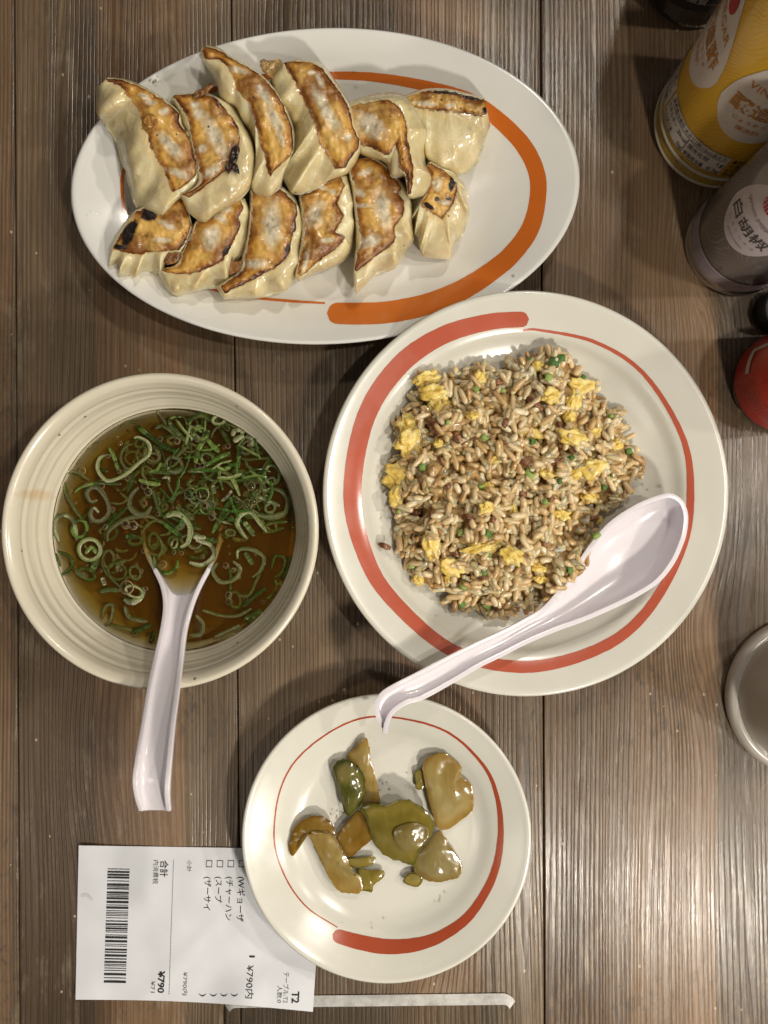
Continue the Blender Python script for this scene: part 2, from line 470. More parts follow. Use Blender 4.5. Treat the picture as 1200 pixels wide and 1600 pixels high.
def dough_mat():
    m = M("dumpling_dough")
    co = m.coord('Object')
    at = m.attr("rim")
    n1 = m.noise(co, 60, 4, 0.55)
    n2 = m.noise(co, 300, 3, 0.6)
    col = m.ramp(n1, [(0.32, (0.58, 0.475, 0.25)), (0.50, (0.71, 0.605, 0.355)), (0.68, (0.77, 0.685, 0.455))])
    # the grey-brown filling shows through the stretched middle of the skin
    fill = m.math('MULTIPLY', m.ramp(m.math('MULTIPLY', m.math('ADD', at.outputs['Fac'], 4.0), 0.2), [(0.05, 0.0), (0.25, 1.0), (0.72, 1.0), (0.92, 0.0)]), m.ramp(m.noise(co, 75, 3), [(0.38, 0.0), (0.62, 0.8)]))
    col = m.mix(m.math('MULTIPLY', fill, 0.6), col, (0.48, 0.395, 0.225))
    rim = m.math('ADD', at.outputs['Fac'], m.math('MULTIPLY', m.math('SUBTRACT', n2, 0.5), 0.6))
    col = m.mix(m.ramp(rim, [(0.45, 0.0), (0.80, 0.85)]), col, (0.72, 0.55, 0.28))
    col = m.mix(m.ramp(rim, [(0.98, 0.0), (1.20, 0.8)]), col, (0.34, 0.15, 0.035))
    v = m.n('ShaderNodeTexVoronoi', ins={'Vector': co, 'Scale': 190.0})
    dots = m.math('MULTIPLY', m.math('LESS_THAN', v.outputs['Distance'], 0.10), m.math('GREATER_THAN', m.sep(v.outputs['Color'])[0], 0.90))
    col = m.mix(dots, col, (0.04, 0.02, 0.01))
    m.p(color=col, rough=m.ramp(n2, [(0.3, 0.22), (0.7, 0.42)]), sss=0.7, ssss=0.007, sssr=(1.0, 0.66, 0.26), coat=0.5, coatr=0.12,
        normal=m.bump(m.math('ADD', m.noise(co, 130, 3, 0.5, 1.2), m.math('MULTIPLY', n2, 0.15)), 0.40, 0.0022))
    return m.mat

FRIED, DOUGH = fried_mat(), dough_mat()
def crisp_mat(name, c1, c2):
    m = M(name)
    n = m.noise(m.coord(), 320, 4, 0.6)
    m.p(color=m.ramp(n, [(0.35, c1), (0.65, c2)]), rough=0.28, coat=0.4, coatr=0.15, normal=m.bump(n, 0.8, 0.0015))
    return m.mat
CRISP = crisp_mat("crisp_lace", (0.10, 0.032, 0.007), (0.34, 0.15, 0.035))
CHARRED = crisp_mat("charred_bits", (0.010, 0.006, 0.005), (0.05, 0.02, 0.012))

def gnoise(x, y, z=0.0):
    return mnoise.noise(Vector((x, y, z)))

def gyoza(label, SL, L, R, SR, ztop, zskL, zskR, zfl, seed, pale=(), char=(), pleatL=1.0, pleatR=1.0, epx=11.0, tilt=0.0):
    """all outlines in photograph pixels, running along the dumpling; z values: number or (start, middle, end)"""
    nu, nv, nt, nb = 84, 26, 16, 4
    def zz(v):
        if isinstance(v, (int, float)):
            return np.full(nu, float(v))
        return np.interp(np.linspace(0, 1, nu), np.linspace(0, 1, len(v)), v)
    SL, L, R, SR = (cr(q, nu) for q in (SL, L, R, SR))
    zt, zl, zr, zf = zz(ztop), zz(zskL), zz(zskR), zz(zfl)
    root = thing("fried_dumpling", label, "dumpling", group="pan-fried dumplings on the oval plate")
    # jagged edges of the fried face
    for i in range(nu):
        for E_, k in ((L, 3.3), (R, 8.1)):
            d = E_[i] - (L[i] + R[i]) / 2
            dn = d / (np.linalg.norm(d) + 1e-6)
            E_[i] = E_[i] + dn * (gnoise(i * 0.35, seed + k) * 2.4 + gnoise(i * 0.95, seed + k + 5) * 1.2)
    # fried face
    bv, at = [], []
    wid = np.linalg.norm(R - L, axis=1)
    mid = (L + R) / 2
    al = np.r_[0, np.cumsum(np.linalg.norm(np.diff(mid, axis=0), axis=1))]
    for i in range(nu):
        for j in range(nv):
            v = j / (nv - 1)
            q = L[i] * (1 - v) + R[i] * v
            ed = min(v, 1 - v) * wid[i]
            ed = min(ed, al[i] + 2.5, al[-1] - al[i] + 2.5)
            dome = math.sin(PI * v)
            z = zt[i] + tilt * (v - 0.5) + 0.0011 * min(1, ed / 16) + gnoise(q[0] * 0.055, q[1] * 0.055, seed) * 0.0013 * min(1, ed / 8) + gnoise(q[0] * 0.16, q[1] * 0.16, seed + 3) * 0.0005
            if 0 < ed < 5: z -= 0.0003
            bv.append(P(q[0], q[1], z))
            pl = 0.0
            for (x, y, rx, ry, an) in pale:
                a = math.radians(an)
                dx, dy = q[0] - x, q[1] - y
                u, w_ = dx * math.cos(a) + dy * math.sin(a), -dx * math.sin(a) + dy * math.cos(a)
                pl = max(pl, 1.0 - 0.5 * math.hypot(u / rx, w_ / ry))
            chv = 0.0
            for (x, y, rx, ry, an) in char:
                a = math.radians(an)
                dx, dy = q[0] - x, q[1] - y
                u, w_ = dx * math.cos(a) + dy * math.sin(a), -dx * math.sin(a) + dy * math.cos(a)
                chv = max(chv, 1.0 - 0.55 * math.hypot(u / rx, w_ / ry))
            at.append((min(1.0, ed / (epx * 2.0)), max(0, pl), max(0, chv), 1))
    me = mesh("fried_face", bv, gridfaces(nu, nv))
    add_attr(me, "fry", at)
    bm = bmesh.new(); bm.from_mesh(me)
    if sum(fc.normal.z for fc in bm.faces) < 0: bmesh.ops.reverse_faces(bm, faces=bm.faces)
    bm.to_mesh(me); bm.free()
    obj("fried_face", me, FRIED, root)
    # wrapper: for each station left skirt -> under -> right skirt (open on top)
    cols = []
    rimv = []
    for i in range(nu):
        cen = mid[i]
        row, rr = [], []
        def side(E_, Sk, zs, ztp, amp, k):
            out = []
            d = Sk - E_
            dist = np.linalg.norm(d)
            dn = d / (dist + 1e-6)
            if dist < 1.0:
                dd = E_ - cen
                dn = dd / (np.linalg.norm(dd) + 1e-6)
            u = i / (nu - 1)
            w1 = gnoise(u * 4.3 + seed * 3.1, k * 2.0, seed); w2 = gnoise(u * 9.0 + seed, k, seed + 4)
            fold = 1.5 * (0.42 - abs(w1) * 1.9) + 0.5 * w2
            fold = max(-0.75, min(0.75, fold))
            A = min(6.5, 0.22 * dist) * amp
            win_end = min(1, u * 6 + 0.15, (1 - u) * 6 + 0.15)
            for t in np.linspace(0, 1, nt):
                s = math.sin(t * PI / 2)
                lip = math.exp(-((t - 0.035) / 0.045) ** 2)
                q = E_ + d * s + dn * (1.3 * min(1, t * 12))
                z = ztp + (zs - ztp) * (1 - math.cos(t * PI / 2)) ** 1.05
                z += 0.00055 * lip
                ww = math.sin(PI * min(1, t * 0.92)) ** 0.8 * win_end
                q = q + dn * (A * fold * ww)
                z += 0.0030 * fold * ww * min(1, dist / 40) * amp
                z += gnoise(q[0] * 0.05, q[1] * 0.05, seed + 11) * 0.0012 * ww
                out.append((P(q[0], q[1], z), q))
            # thin crimped seam standing out past the filling
            lw = 4.2 * min(1.0, max(0.0, (dist - 12) / 14)) * (0.55 + 0.9 * abs(gnoise(u * 9 + seed, k, 2.0))) * win_end
            q0 = out[-1][1]
            q1 = q0 + dn * lw
            out.append((P(q1[0], q1[1], zs - 0.0002 + 0.0016 * gnoise(u * 14, seed + k, 1.0) * min(1, lw / 3)), q1))
            out.append((P(q0[0], q0[1], zs - 0.0009), q0))
            return out
        lft = side(L[i], SL[i], zl[i], zt[i] - tilt * 0.5, pleatL, 1.3)
        rgt = side(R[i], SR[i], zr[i], zt[i] + tilt * 0.5, pleatR, 4.1)
        row += [p for p, _ in lft]
        rr += list(1.05 - np.linspace(0, 1, nt) * 5.0) + [-2, -2]
        ql, qr = lft[-1][1], rgt[-1][1]
        cen2 = (ql + qr) / 2
        for b in range(1, nb + 1):
            t = b / nb
            q = ql + (cen2 - ql) * 0.35 * t
            row.append(P(q[0], q[1], zl[i] - 0.0009 + (zf[i] - zl[i] + 0.0009) * math.sin(t * PI / 2))); rr.append(-2)
        for b in range(nb, 0, -1):
            t = b / nb
            q = qr + (cen2 - qr) * 0.35 * t
            row.append(P(q[0], q[1], zr[i] - 0.0009 + (zf[i] - zr[i] + 0.0009) * math.sin(t * PI / 2))); rr.append(-2)
        row += [p for p, _ in rgt[::-1]]
        rr += [-2, -2] + list((1.05 - np.linspace(0, 1, nt) * 5.0)[::-1])
        cols.append(row); rimv += rr
    nc = len(cols[0])
    vs = [p for row in cols for p in row]
    f = gridfaces(nu, nc)
    # end caps
    for i, flip in ((0, False), (nu - 1, True)):
        for j in range(nc // 2 - 1):
            a, b, c_, d_ = i * nc + j, i * nc + j + 1, i * nc + nc - 2 - j, i * nc + nc - 1 - j
            f.append((a, b, c_, d_) if flip else (d_, c_, b, a))
    me = mesh("wrapper", vs, f)
    add_attr(me, "rim", rimv)
    bm = bmesh.new(); bm.from_mesh(me)
    bmesh.ops.recalc_face_normals(bm, faces=bm.faces)
    if bm.calc_volume(signed=True) < 0: bmesh.ops.reverse_faces(bm, faces=bm.faces)
    bm.to_mesh(me); bm.free()
    o = obj("wrapper", me, DOUGH, root)
    return root

def flake(parent, pts, z, mat, name="crisp_flake", thick=0.0008, seed=0.0, bumpz=0.0012, curl=0.0):
    """small ragged plate of crisp lace: outline in pixels"""
    q = cr(pts, 44, closed=True)
    cen = q.mean(0)
    vs, nr = [], 5
    for k in range(nr):
        s = 1 - k / nr
        for i in range(len(q)):
            j = 1 + 0.10 * gnoise(i * 0.9, seed) if k == 0 else 1
            p = cen + (q[i] - cen) * s * j
            zz_ = z + gnoise(p[0] * 0.15, p[1] * 0.15, seed) * bumpz + curl * s * s
            vs.append(P(p[0], p[1], zz_))
    f = gridfaces(nr, len(q), True)
    vs.append(P(cen[0], cen[1], z))
    for i in range(len(q)):
        f.append(((nr - 1) * len(q) + i, (nr - 1) * len(q) + (i + 1) % len(q), len(vs) - 1))
    me = mesh(name, vs, f)
    fix_normals(me)
    o = obj(name, me, mat, parent)
    md = o.modifiers.new("thickness", 'SOLIDIFY')
    md.thickness = thick
    return o

TZ = (0.041, 0.040, 0.038)
g1 = gyoza("leftmost dumpling of the back row, broad wet wrapper spilling to its left",
    [(151, 138), (153, 167), (163, 190), (183, 223), (197, 255), (205, 288), (212, 320), (233, 329), (255, 335)],
    [(165, 126), (190, 136), (198, 148), (216, 170), (223, 198), (231, 208), (233, 223), (247, 247), (257, 267), (263, 285), (270, 300)],
    [(166, 123), (190, 125), (212, 133), (233, 143), (257, 158), (277, 175), (282, 195), (295, 213), (302, 238), (307, 267), (300, 280), (283, 293)],
    [(168, 121), (196, 124), (215, 131), (238, 142), (262, 157), (281, 173), (287, 195), (300, 213), (307, 238), (311, 266), (306, 288), (276, 313)],
    TZ, (0.030, 0.024, 0.031), (0.030, 0.026, 0.033), (0.022, 0.010, 0.027), 1.0,
    pale=[(264, 225, 26, 9, 50), (278, 271, 18, 6, 20), (257, 174, 8, 6, 0), (238, 160, 9, 4, 0), (225, 150, 10, 4, 20)], pleatL=1.6, pleatR=0.4)
g2 = gyoza("second dumpling of the back row with black burnt bits on its right edge",
    [(268, 154), (276, 172), (288, 198), (298, 229), (304, 255), (308, 277), (305, 290), (293, 300), (282, 304)],
    [(271, 150), (284, 169), (296, 195), (302, 229), (309, 253), (314, 276), (312, 289), (297, 299), (283, 302)],
    [(273, 149), (305, 147), (335, 152), (352, 171), (365, 187), (373, 206), (372, 227), (361, 249), (354, 264), (335, 279), (316, 294), (296, 309)],
    [(275, 147), (316, 144), (346, 155), (372, 174), (382, 197), (395, 225), (396, 257), (393, 281), (380, 302), (361, 315), (340, 328), (318, 343), (297, 332), (288, 318)],
    TZ, (0.028, 0.024, 0.030), (0.030, 0.023, 0.0315, 0.032), (0.012, 0.009, 0.027), 2.0,
    pale=[(335, 210, 34, 11, 62), (310, 178, 10, 9, 0), (316, 232, 7, 7, 0), (332, 266, 14, 8, -35), (304, 165, 8, 6, 0)], char=[(366, 236, 9, 5, 110)], pleatL=0.5, pleatR=1.3)
g3 = gyoza("third dumpling of the back row, narrow golden face reaching highest toward the plate rim",
    [(314, 90), (320, 99), (333, 118), (341, 131), (345, 150), (367, 167), (380, 191), (397, 221), (399, 247), (394, 285), (399, 300), (418, 306)],
    [(313, 78), (322, 92), (341, 93), (357, 105), (367, 126), (372, 141), (389, 161), (393, 176), (400, 199), (406, 221), (414, 244), (416, 262), (423, 276)],
    [(320, 73), (341, 78), (359, 90), (380, 101), (401, 114), (421, 133), (438, 156), (449, 180), (456, 202), (458, 225), (456, 240), (438, 257), (426, 269)],
    [(322, 71), (343, 76), (361, 88), (382, 99), (404, 113), (424, 132), (441, 155), (452, 180), (459, 202), (461, 225), (459, 246), (444, 272), (439, 289), (424, 304)],
    (0.040, 0.042, 0.039), (0.032, 0.024, 0.0315, 0.0315), (0.031, 0.025, 0.0325), (0.024, 0.009, 0.027), 3.0,
    pale=[(414, 150, 22, 7, 55), (428, 185, 26, 8, 62), (374, 110, 14, 5, 15), (438, 215, 14, 5, 72)], pleatL=1.2, pleatR=0.4, epx=9)
g4 = gyoza("fourth dumpling of the back row, dark brown streaked face with long pale pleated side",
    [(440, 101), (426, 128), (436, 160), (453, 187), (458, 213), (457, 240), (443, 272), (452, 290), (467, 302), (490, 297), (515, 281)],
    [(444, 98), (455, 117), (467, 140), (478, 163), (492, 190), (498, 212), (508, 235), (520, 255), (524, 264)],
    [(456, 96), (480, 97), (500, 105), (517, 125), (533, 148), (545, 168), (550, 192), (557, 210), (561, 228), (548, 247), (540, 262)],
    [(457, 94), (484, 95), (504, 103), (521, 124), (538, 148), (549, 168), (555, 192), (561, 211), (564, 230), (556, 252), (542, 271)],
    (0.040, 0.042, 0.040), (0.032, 0.025, 0.030, 0.033), (0.030, 0.025, 0.033), (0.02, 0.009, 0.027), 4.0,
    pale=[(510, 173, 42, 9, 60), (500, 126, 12, 5, 65), (543, 215, 6, 6, 0), (486, 113, 5, 4, 0)], pleatL=1.5, pleatR=0.3, epx=10)
g5 = gyoza("fifth dumpling, bent round like a hook with its folded tail pointing down",
    [(542, 161), (572, 151), (603, 146), (632, 151), (651, 170), (665, 195), (672, 218), (667, 241), (664, 256), (674, 282), (667, 301), (646, 310)],
    [(543, 168), (572, 161), (599, 157), (613, 161), (628, 174), (634, 193), (636, 214), (641, 237), (645, 266), (643, 302)],
    [(550, 220), (566, 227), (584, 232), (604, 243), (612, 236), (617, 226), (621, 240), (624, 262), (634, 273), (637, 304)],
    [(552, 232), (565, 240), (586, 247), (605, 254), (612, 272), (624, 275), (632, 276), (635, 290), (638, 308)],
    (0.037, 0.041, 0.041, 0.039), (0.030, 0.025, 0.024, 0.032), (0.030, 0.031, 0.033, 0.034), (0.014, 0.012, 0.026), 5.0,
    pale=[(576, 196, 25, 17, 35)], pleatL=0.9, pleatR=0.3, epx=12)
g6 = gyoza("rightmost dumpling of the back row, tipped over with smooth bare wrapper facing up",
    [(632, 150), (662, 140), (697, 139), (729, 146), (757, 153)],
    [(634, 152), (663, 143), (697, 142), (728, 149), (755, 156), (759, 160)],
    [(640, 166), (676, 171), (707, 174), (747, 181), (761, 177)],
    [(652, 202), (667, 245), (686, 262), (707, 268), (724, 268), (745, 249), (754, 224), (766, 196)],
    (0.034, 0.036, 0.035), (0.028, 0.028, 0.028), (0.028, 0.026, 0.020, 0.024), 0.010, 6.0,
    pale=[(665, 162, 20, 4, 5), (703, 165, 9, 4, -10)], char=[(757, 172, 5, 4, 90), (700, 145, 30, 2.2, 3), (735, 153, 18, 2.5, 14)], pleatL=0.2, pleatR=0.55, epx=7)
BZ = (0.0295, 0.0305, 0.0285)
g7 = gyoza("charred dumpling at the lower left of the plate, blackened on its left corner",
    [(174, 384), (183, 366), (197, 346), (215, 326), (244, 318), (272, 307), (290, 309)],
    [(178, 385), (186, 370), (200, 348), (218, 328), (244, 321), (272, 311), (289, 312)],
    [(177, 388), (192, 393), (216, 397), (238, 393), (260, 392), (284, 386), (299, 352)],
    [(169, 418), (184, 413), (191, 435), (220, 428), (248, 424), (266, 413), (289, 409), (303, 360)],
    BZ, (0.022, 0.018, 0.020), (0.022, 0.018, 0.018), (0.018, 0.010, 0.009), 7.0,
    pale=[(262, 352, 15, 5, 25), (252, 375, 14, 4, 0)], char=[(201, 366, 24, 9, -62), (232, 336, 13, 10, -10), (188, 386, 12, 4, 10)], pleatL=0.3, pleatR=1.7, epx=10)
g8 = gyoza("second dumpling of the front row, patchy brown face joined to its neighbours by crisp lace",
    [(346, 318), (328, 334), (308, 344), (297, 366), (285, 390), (276, 412), (258, 419), (248, 422)],
    [(350, 318), (332, 334), (310, 346), (301, 366), (289, 390), (280, 411), (262, 419), (251, 422)],
    [(372, 310), (380, 324), (372, 340), (376, 350), (370, 366), (360, 386), (354, 398), (344, 409), (312, 424), (284, 428), (258, 425)],
    [(382, 310), (390, 336), (388, 366), (381, 398), (366, 414), (360, 430), (338, 446), (306, 450), (280, 459), (262, 449), (249, 429)],
    BZ, (0.024, 0.022, 0.022), (0.024, 0.020, 0.019, 0.020), (0.010, 0.009, 0.010), 8.0,
    pale=[(330, 370, 13, 18, 20), (345, 341, 16, 6, 30), (355, 327, 10, 6, 0)], char=[(355, 392, 5, 12, 30)], pleatL=0.3, pleatR=1.4)
g9 = gyoza("third dumpling of the front row, large white blister down the middle of its golden face",
    [(391, 296), (391, 330), (387, 370), (380, 398), (374, 422), (354, 437), (338, 448)],
    [(394, 296), (394, 330), (390, 370), (384, 398), (379, 422), (360, 436), (344, 447)],
    [(436, 294), (452, 308), (464, 324), (462, 344), (463, 354), (456, 370), (452, 394), (438, 412), (414, 426), (384, 442), (351, 458)],
    [(442, 292), (459, 306), (470, 330), (473, 356), (470, 390), (462, 426), (446, 448), (420, 459), (386, 463), (350, 467)],
    BZ, (0.024, 0.023, 0.022), (0.024, 0.018, 0.018), (0.010, 0.009, 0.010), 9.0,
    pale=[(425, 350, 38, 15, 88), (399, 412, 15, 8, 0)], char=[(449, 388, 10, 4, -50)], pleatL=0.3, pleatR=1.3)
g10 = gyoza("fourth dumpling of the front row with a wavy dark right edge",
    [(467, 304), (470, 330), (472, 360), (469, 386), (464, 408), (461, 432)],
    [(470, 306), (474, 330), (476, 360), (473, 384), (468, 406), (465, 428)],
    [(530, 276), (538, 290), (527, 316), (536, 338), (524, 362), (539, 370), (522, 390), (500, 406), (482, 422), (470, 432)],
    [(541, 274), (549, 310), (552, 350), (552, 380), (542, 398), (522, 414), (490, 426), (467, 440)],
    BZ, (0.024, 0.023, 0.022), (0.024, 0.019, 0.018), (0.010, 0.009, 0.010), 10.0,
    pale=[(494, 335, 12, 20, 20), (513, 375, 12, 4, -5), (520, 300, 5, 5, 0), (505, 293, 7, 4, 30), (478, 405, 4, 22, 12)], char=[], pleatL=0.3, pleatR=1.2, epx=12)
g11 = gyoza("fifth dumpling of the front row, pointed lower tip and bean-shaped white spot",
    [(545, 250), (546, 272), (551, 300), (555, 340), (557, 377), (554, 404), (552, 428)],
    [(548, 250), (549, 272), (554, 292), (557, 318), (559, 340), (563, 373), (557, 399), (554, 421)],
    [(576, 246), (598, 258), (616, 276), (627, 294), (622, 302), (631, 316), (629, 336), (616, 355), (618, 371), (611, 382), (585, 402), (557, 424)],
    [(585, 245), (609, 261), (631, 290), (640, 312), (645, 355), (636, 386), (611, 417), (585, 428), (570, 443), (556, 459)],
    BZ, (0.024, 0.023, 0.022), (0.024, 0.019, 0.016), (0.010, 0.009, 0.010), 11.0,
    pale=[(598, 325, 30, 12, 80), (578, 377, 16, 9, -20), (562, 302, 9, 6, 30), (568, 321, 12, 4, 5), (572, 268, 12, 5, -28)], pleatL=0.3, pleatR=1.2)
g12 = gyoza("small dumpling at the right end of the front row with dark face",
    [(648, 282), (642, 309), (642, 333), (648, 358), (657, 382), (662, 401)],
    [(667, 259), (671, 278), (667, 303), (657, 316), (669, 329), (685, 338)],
    [(669, 254), (691, 265), (711, 283), (713, 298), (708, 316), (697, 332), (690, 341)],
    [(676, 252), (700, 265), (717, 278), (728, 303), (730, 331), (722, 362), (708, 380), (704, 404)],
    (0.031, 0.032, 0.030), (0.022, 0.018, 0.014), (0.022, 0.019, 0.014), 0.009, 12.0,
    pale=[(683, 287, 10, 8, 90), (694, 316, 9, 4, 10)], char=[(683, 311, 4, 3.5, 0), (701, 310, 4, 3, 0), (706, 288, 5, 12, 10), (670, 322, 10, 4, 35)], pleatL=1.6, pleatR=1.8, epx=9)
flake(g4, [(409, 92), (422, 95), (438, 92), (441, 106), (434, 118), (428, 124), (418, 116), (407, 104)], 0.036, crisp_mat("amber_lace", (0.22, 0.12, 0.03), (0.42, 0.27, 0.09)), seed=4.4)
flake(g2, [(300, 150), (308, 141), (320, 137), (328, 130), (335, 132), (330, 138), (320, 146), (306, 153)], 0.043, CRISP, seed=2.2)
flake(g2, [(360, 240), (368, 226), (375, 232), (371, 246), (363, 256), (357, 252)], 0.0435, CHARRED, "charred_flake", 0.0014, 1.2)
flake(g2, [(364, 254), (371, 258), (374, 270), (368, 269), (362, 262)], 0.042, CHARRED, "charred_flake", 0.0016, 5.2)
flake(g2, [(355, 258), (360, 258), (358, 268), (354, 266)], 0.042, CHARRED, "charred_flake", 0.0016, 6.2)
flake(g8, [(244, 388), (262, 380), (285, 378), (297, 350), (302, 356), (292, 384), (278, 408), (262, 414), (250, 402), (238, 394)], 0.0285, CRISP, "crisp_lace", 0.0006, 8.8)
flake(g8, [(346, 400), (360, 396), (366, 408), (372, 414), (384, 402), (382, 420), (366, 428), (354, 426)], 0.0275, CRISP, "crisp_lace", 0.0006, 9.9)
flake(g1, [(227, 180), (238, 178), (246, 188), (243, 198), (232, 200), (224, 192)], 0.0425, crisp_mat("oil_blister", (0.26, 0.10, 0.015), (0.44, 0.22, 0.05)), "oil_blister", 0.0006, 1.9)

# ------------------------------------------------------------------ soup bowl
BC = P(249, 830, 0.060)
BR = 248.5 / 3000 * (1 - 0.060 / H)
ZS = 0.0362
SOUP_R = 0.0578
def stoneware():
    m = glaze("cream_stoneware", (0.70, 0.645, 0.515), (0.64, 0.585, 0.46), speck=(0.10, 0.06, 0.03), rough=0.20, speckscale=230.0)
    co = m.coord()
    # broth run-marks on the wall
    def stain(cx, cy, z, rx, ry):
        p = P(cx, cy, z)
        d = m.n('ShaderNodeVectorMath', operation='LENGTH',
                ins={0: m.map(m.n('ShaderNodeVectorMath', operation='SUBTRACT', ins={0: co, 1: tuple(p)}).outputs[0], (1 / rx, 1 / ry, 1 / 0.02))}).outputs['Value']
        k = m.math('SUBTRACT', 1.25, m.math('ADD', d, m.math('MULTIPLY', m.noise(co, 500, 4, 0.7), 0.9)), clamp=True)
        return m.ramp(k, [(0.05, 0.0), (0.6, 0.45)])
    base = m.b.inputs['Base Color'].links[0].from_socket
    c = m.mix(stain(55, 773, 0.047, 0.013, 0.0045), base, (0.52, 0.30, 0.09))
    c = m.mix(stain(228, 1076, 0.058, 0.0022, 0.0025), c, (0.20, 0.07, 0.015))
    m.p(color=c)
    return m.mat
bowl = thing("soup_bowl", "cream stoneware bowl with turned ridges and dark specks holding the soup", "bowl")
inner = [(0.0, 0.0080), (0.016, 0.0082), (0.030, 0.0115), (0.043, 0.0195), (0.052, 0.0280), (0.0578, 0.0362), (0.0615, 0.0440), (0.0640, 0.0515), (0.0655, 0.0570), (0.0668, 0.0590), (0.0686, 0.0602), (BR - 0.0004, 0.0597), (BR, 0.0585)]
outer = [(BR - 0.0004, 0.0565), (0.0685, 0.0520), (0.0650, 0.0420), (0.0580, 0.0290), (0.0480, 0.0165), (0.0370, 0.0085), (0.0320, 0.0060), (0.0318, 0.0015), (0.0305, 0.0001), (0.0280, 0.0001), (0.0268, 0.0020), (0.020, 0.0035), (0.0, 0.0035)]
pi_, po_ = cr(inner, 150), cr(outer, 60)
for k in range(len(pi_)):
    r, z = pi_[k]
    if 0.02 < r < 0.0655 and z < 0.058:
        wv = math.sin(z * 2 * PI / 0.0052 + 0.7) * 0.00016 + math.sin(z * 2 * PI / 0.0031 + 2.0) * 0.00008
        pi_[k, 0] += wv
prof = np.vstack([pi_, po_])
ns = 200
vs = []
for k, (r, z) in enumerate(prof):
    for j in range(ns):
        t = 2 * PI * j / ns
        rr = r * (1 + 0.004 * gnoise(math.cos(t) * 0.8, math.sin(t) * 0.8, 2.0) * min(1, r / 0.05))
        if 0.02 < r < 0.066:
            rr += 0.00022 * gnoise(math.cos(t) * 1.6, math.sin(t) * 1.6, z * 330)
        vs.append((BC.x + rr * math.cos(t), BC.y + rr * math.sin(t), z + 0.0003 * gnoise(math.cos(t), math.sin(t), 5) * min(1, z / 0.05)))
me = mesh("bowl_body", vs, gridfaces(len(prof), ns, True))
fix_normals(me)
obj("bowl_body", me, stoneware(), bowl)

# broth: a closed body of clear brown liquid, darker where it is deeper
def broth_mat():
    m = M("broth")
    nt = m.nt
    nt.nodes.remove(m.b)
    co = m.coord()
    bmp = m.bump(m.noise(co, 90, 3), 0.05, 0.002)
    gl = m.n('ShaderNodeBsdfGlossy', ins={'Color': (1, 1, 1), 'Roughness': 0.03, 'Normal': bmp})
    tr = m.n('ShaderNodeBsdfTransparent')
    fr = m.n('ShaderNodeFresnel', ins={'IOR': 1.36, 'Normal': bmp})
    mx = m.n('ShaderNodeMixShader', ins={0: fr.outputs[0], 1: tr.outputs[0], 2: gl.outputs[0]})
    nt.links.new(mx.outputs[0], m.out.inputs['Surface'])
    va = m.n('ShaderNodeVolumeAbsorption', ins={'Color': (0.968, 0.800, 0.28), 'Density': 320.0})
    vsct = m.n('ShaderNodeVolumeScatter', ins={'Color': (0.96, 0.52, 0.09), 'Density': 60.0})
    ad = m.n('ShaderNodeAddShader', ins={0: va.outputs[0], 1: vsct.outputs[0]})
    nt.links.new(ad.outputs[0], m.out.inputs['Volume'])
    return m.mat
soup = thing("soup", "clear brown broth with floating green scallion rings and oil beads", "soup")
low = [p for p in cr(inner, 150) if p[1] < ZS - 0.0004]
bp = [(max(0.0, r - 0.0009 if r > 0.001 else 0), z + 0.0007) for r, z in low[::5]]
top = [(SOUP_R - 0.0003, ZS + 0.0002), (SOUP_R - 0.0009, ZS - 0.00005), (SOUP_R - 0.004, ZS - 0.00012), (0.03, ZS - 0.00012), (0.0, ZS - 0.00012)]
pr = bp + [(SOUP_R - 0.0004, ZS - 0.0002)] + top
vs = []
for r, z in pr:
    for j in range(96):
        t = 2 * PI * j / 96
        vs.append((BC.x + r * math.cos(t), BC.y + r * math.sin(t), z))
me = mesh("broth", vs, gridfaces(len(pr), 96, True))
fix_normals(me)
obj("broth", me, broth_mat(), soup)

def scallion_mat():
    m = M("scallion")
    at = m.attr("sc")
    tone, side, _ = m.n('ShaderNodeSeparateColor', ins={0: at.outputs['Color']}).outputs[:3]
    co = m.coord()
    n = m.noise(co, 500, 3)
    t = m.math('ADD', tone, m.math('MULTIPLY', m.math('SUBTRACT', n, 0.5), 0.35))
    outer = m.ramp(t, [(0.0, (0.21, 0.255, 0.085)), (0.35, (0.135, 0.200, 0.030)), (0.7, (0.085, 0.150, 0.012)), (1.0, (0.034, 0.082, 0.006))])
    inn = m.ramp(t, [(0.0, (0.47, 0.46, 0.29)), (0.35, (0.33, 0.37, 0.15)), (0.7, (0.16, 0.25, 0.045)), (1.0, (0.05, 0.13, 0.012))])
    col = m.mix(m.ramp(side, [(0.22, 0.0), (0.58, 1.0)]), outer, inn)
    cell = m.ramp(m.noise(co, 1300, 3), [(0.35, 0.62), (0.7, 1.25)])
    col = m.mix(1.0, col, cell, 'MULTIPLY')
    m.p(color=col, alpha=0.80, rough=0.25, sss=0.3, ssss=0.0015, sssr=(0.7, 1.0, 0.4), coat=0.3, coatr=0.1, normal=m.bump(n, 0.35, 0.0006))
    return m.mat
SCAL = scallion_mat()

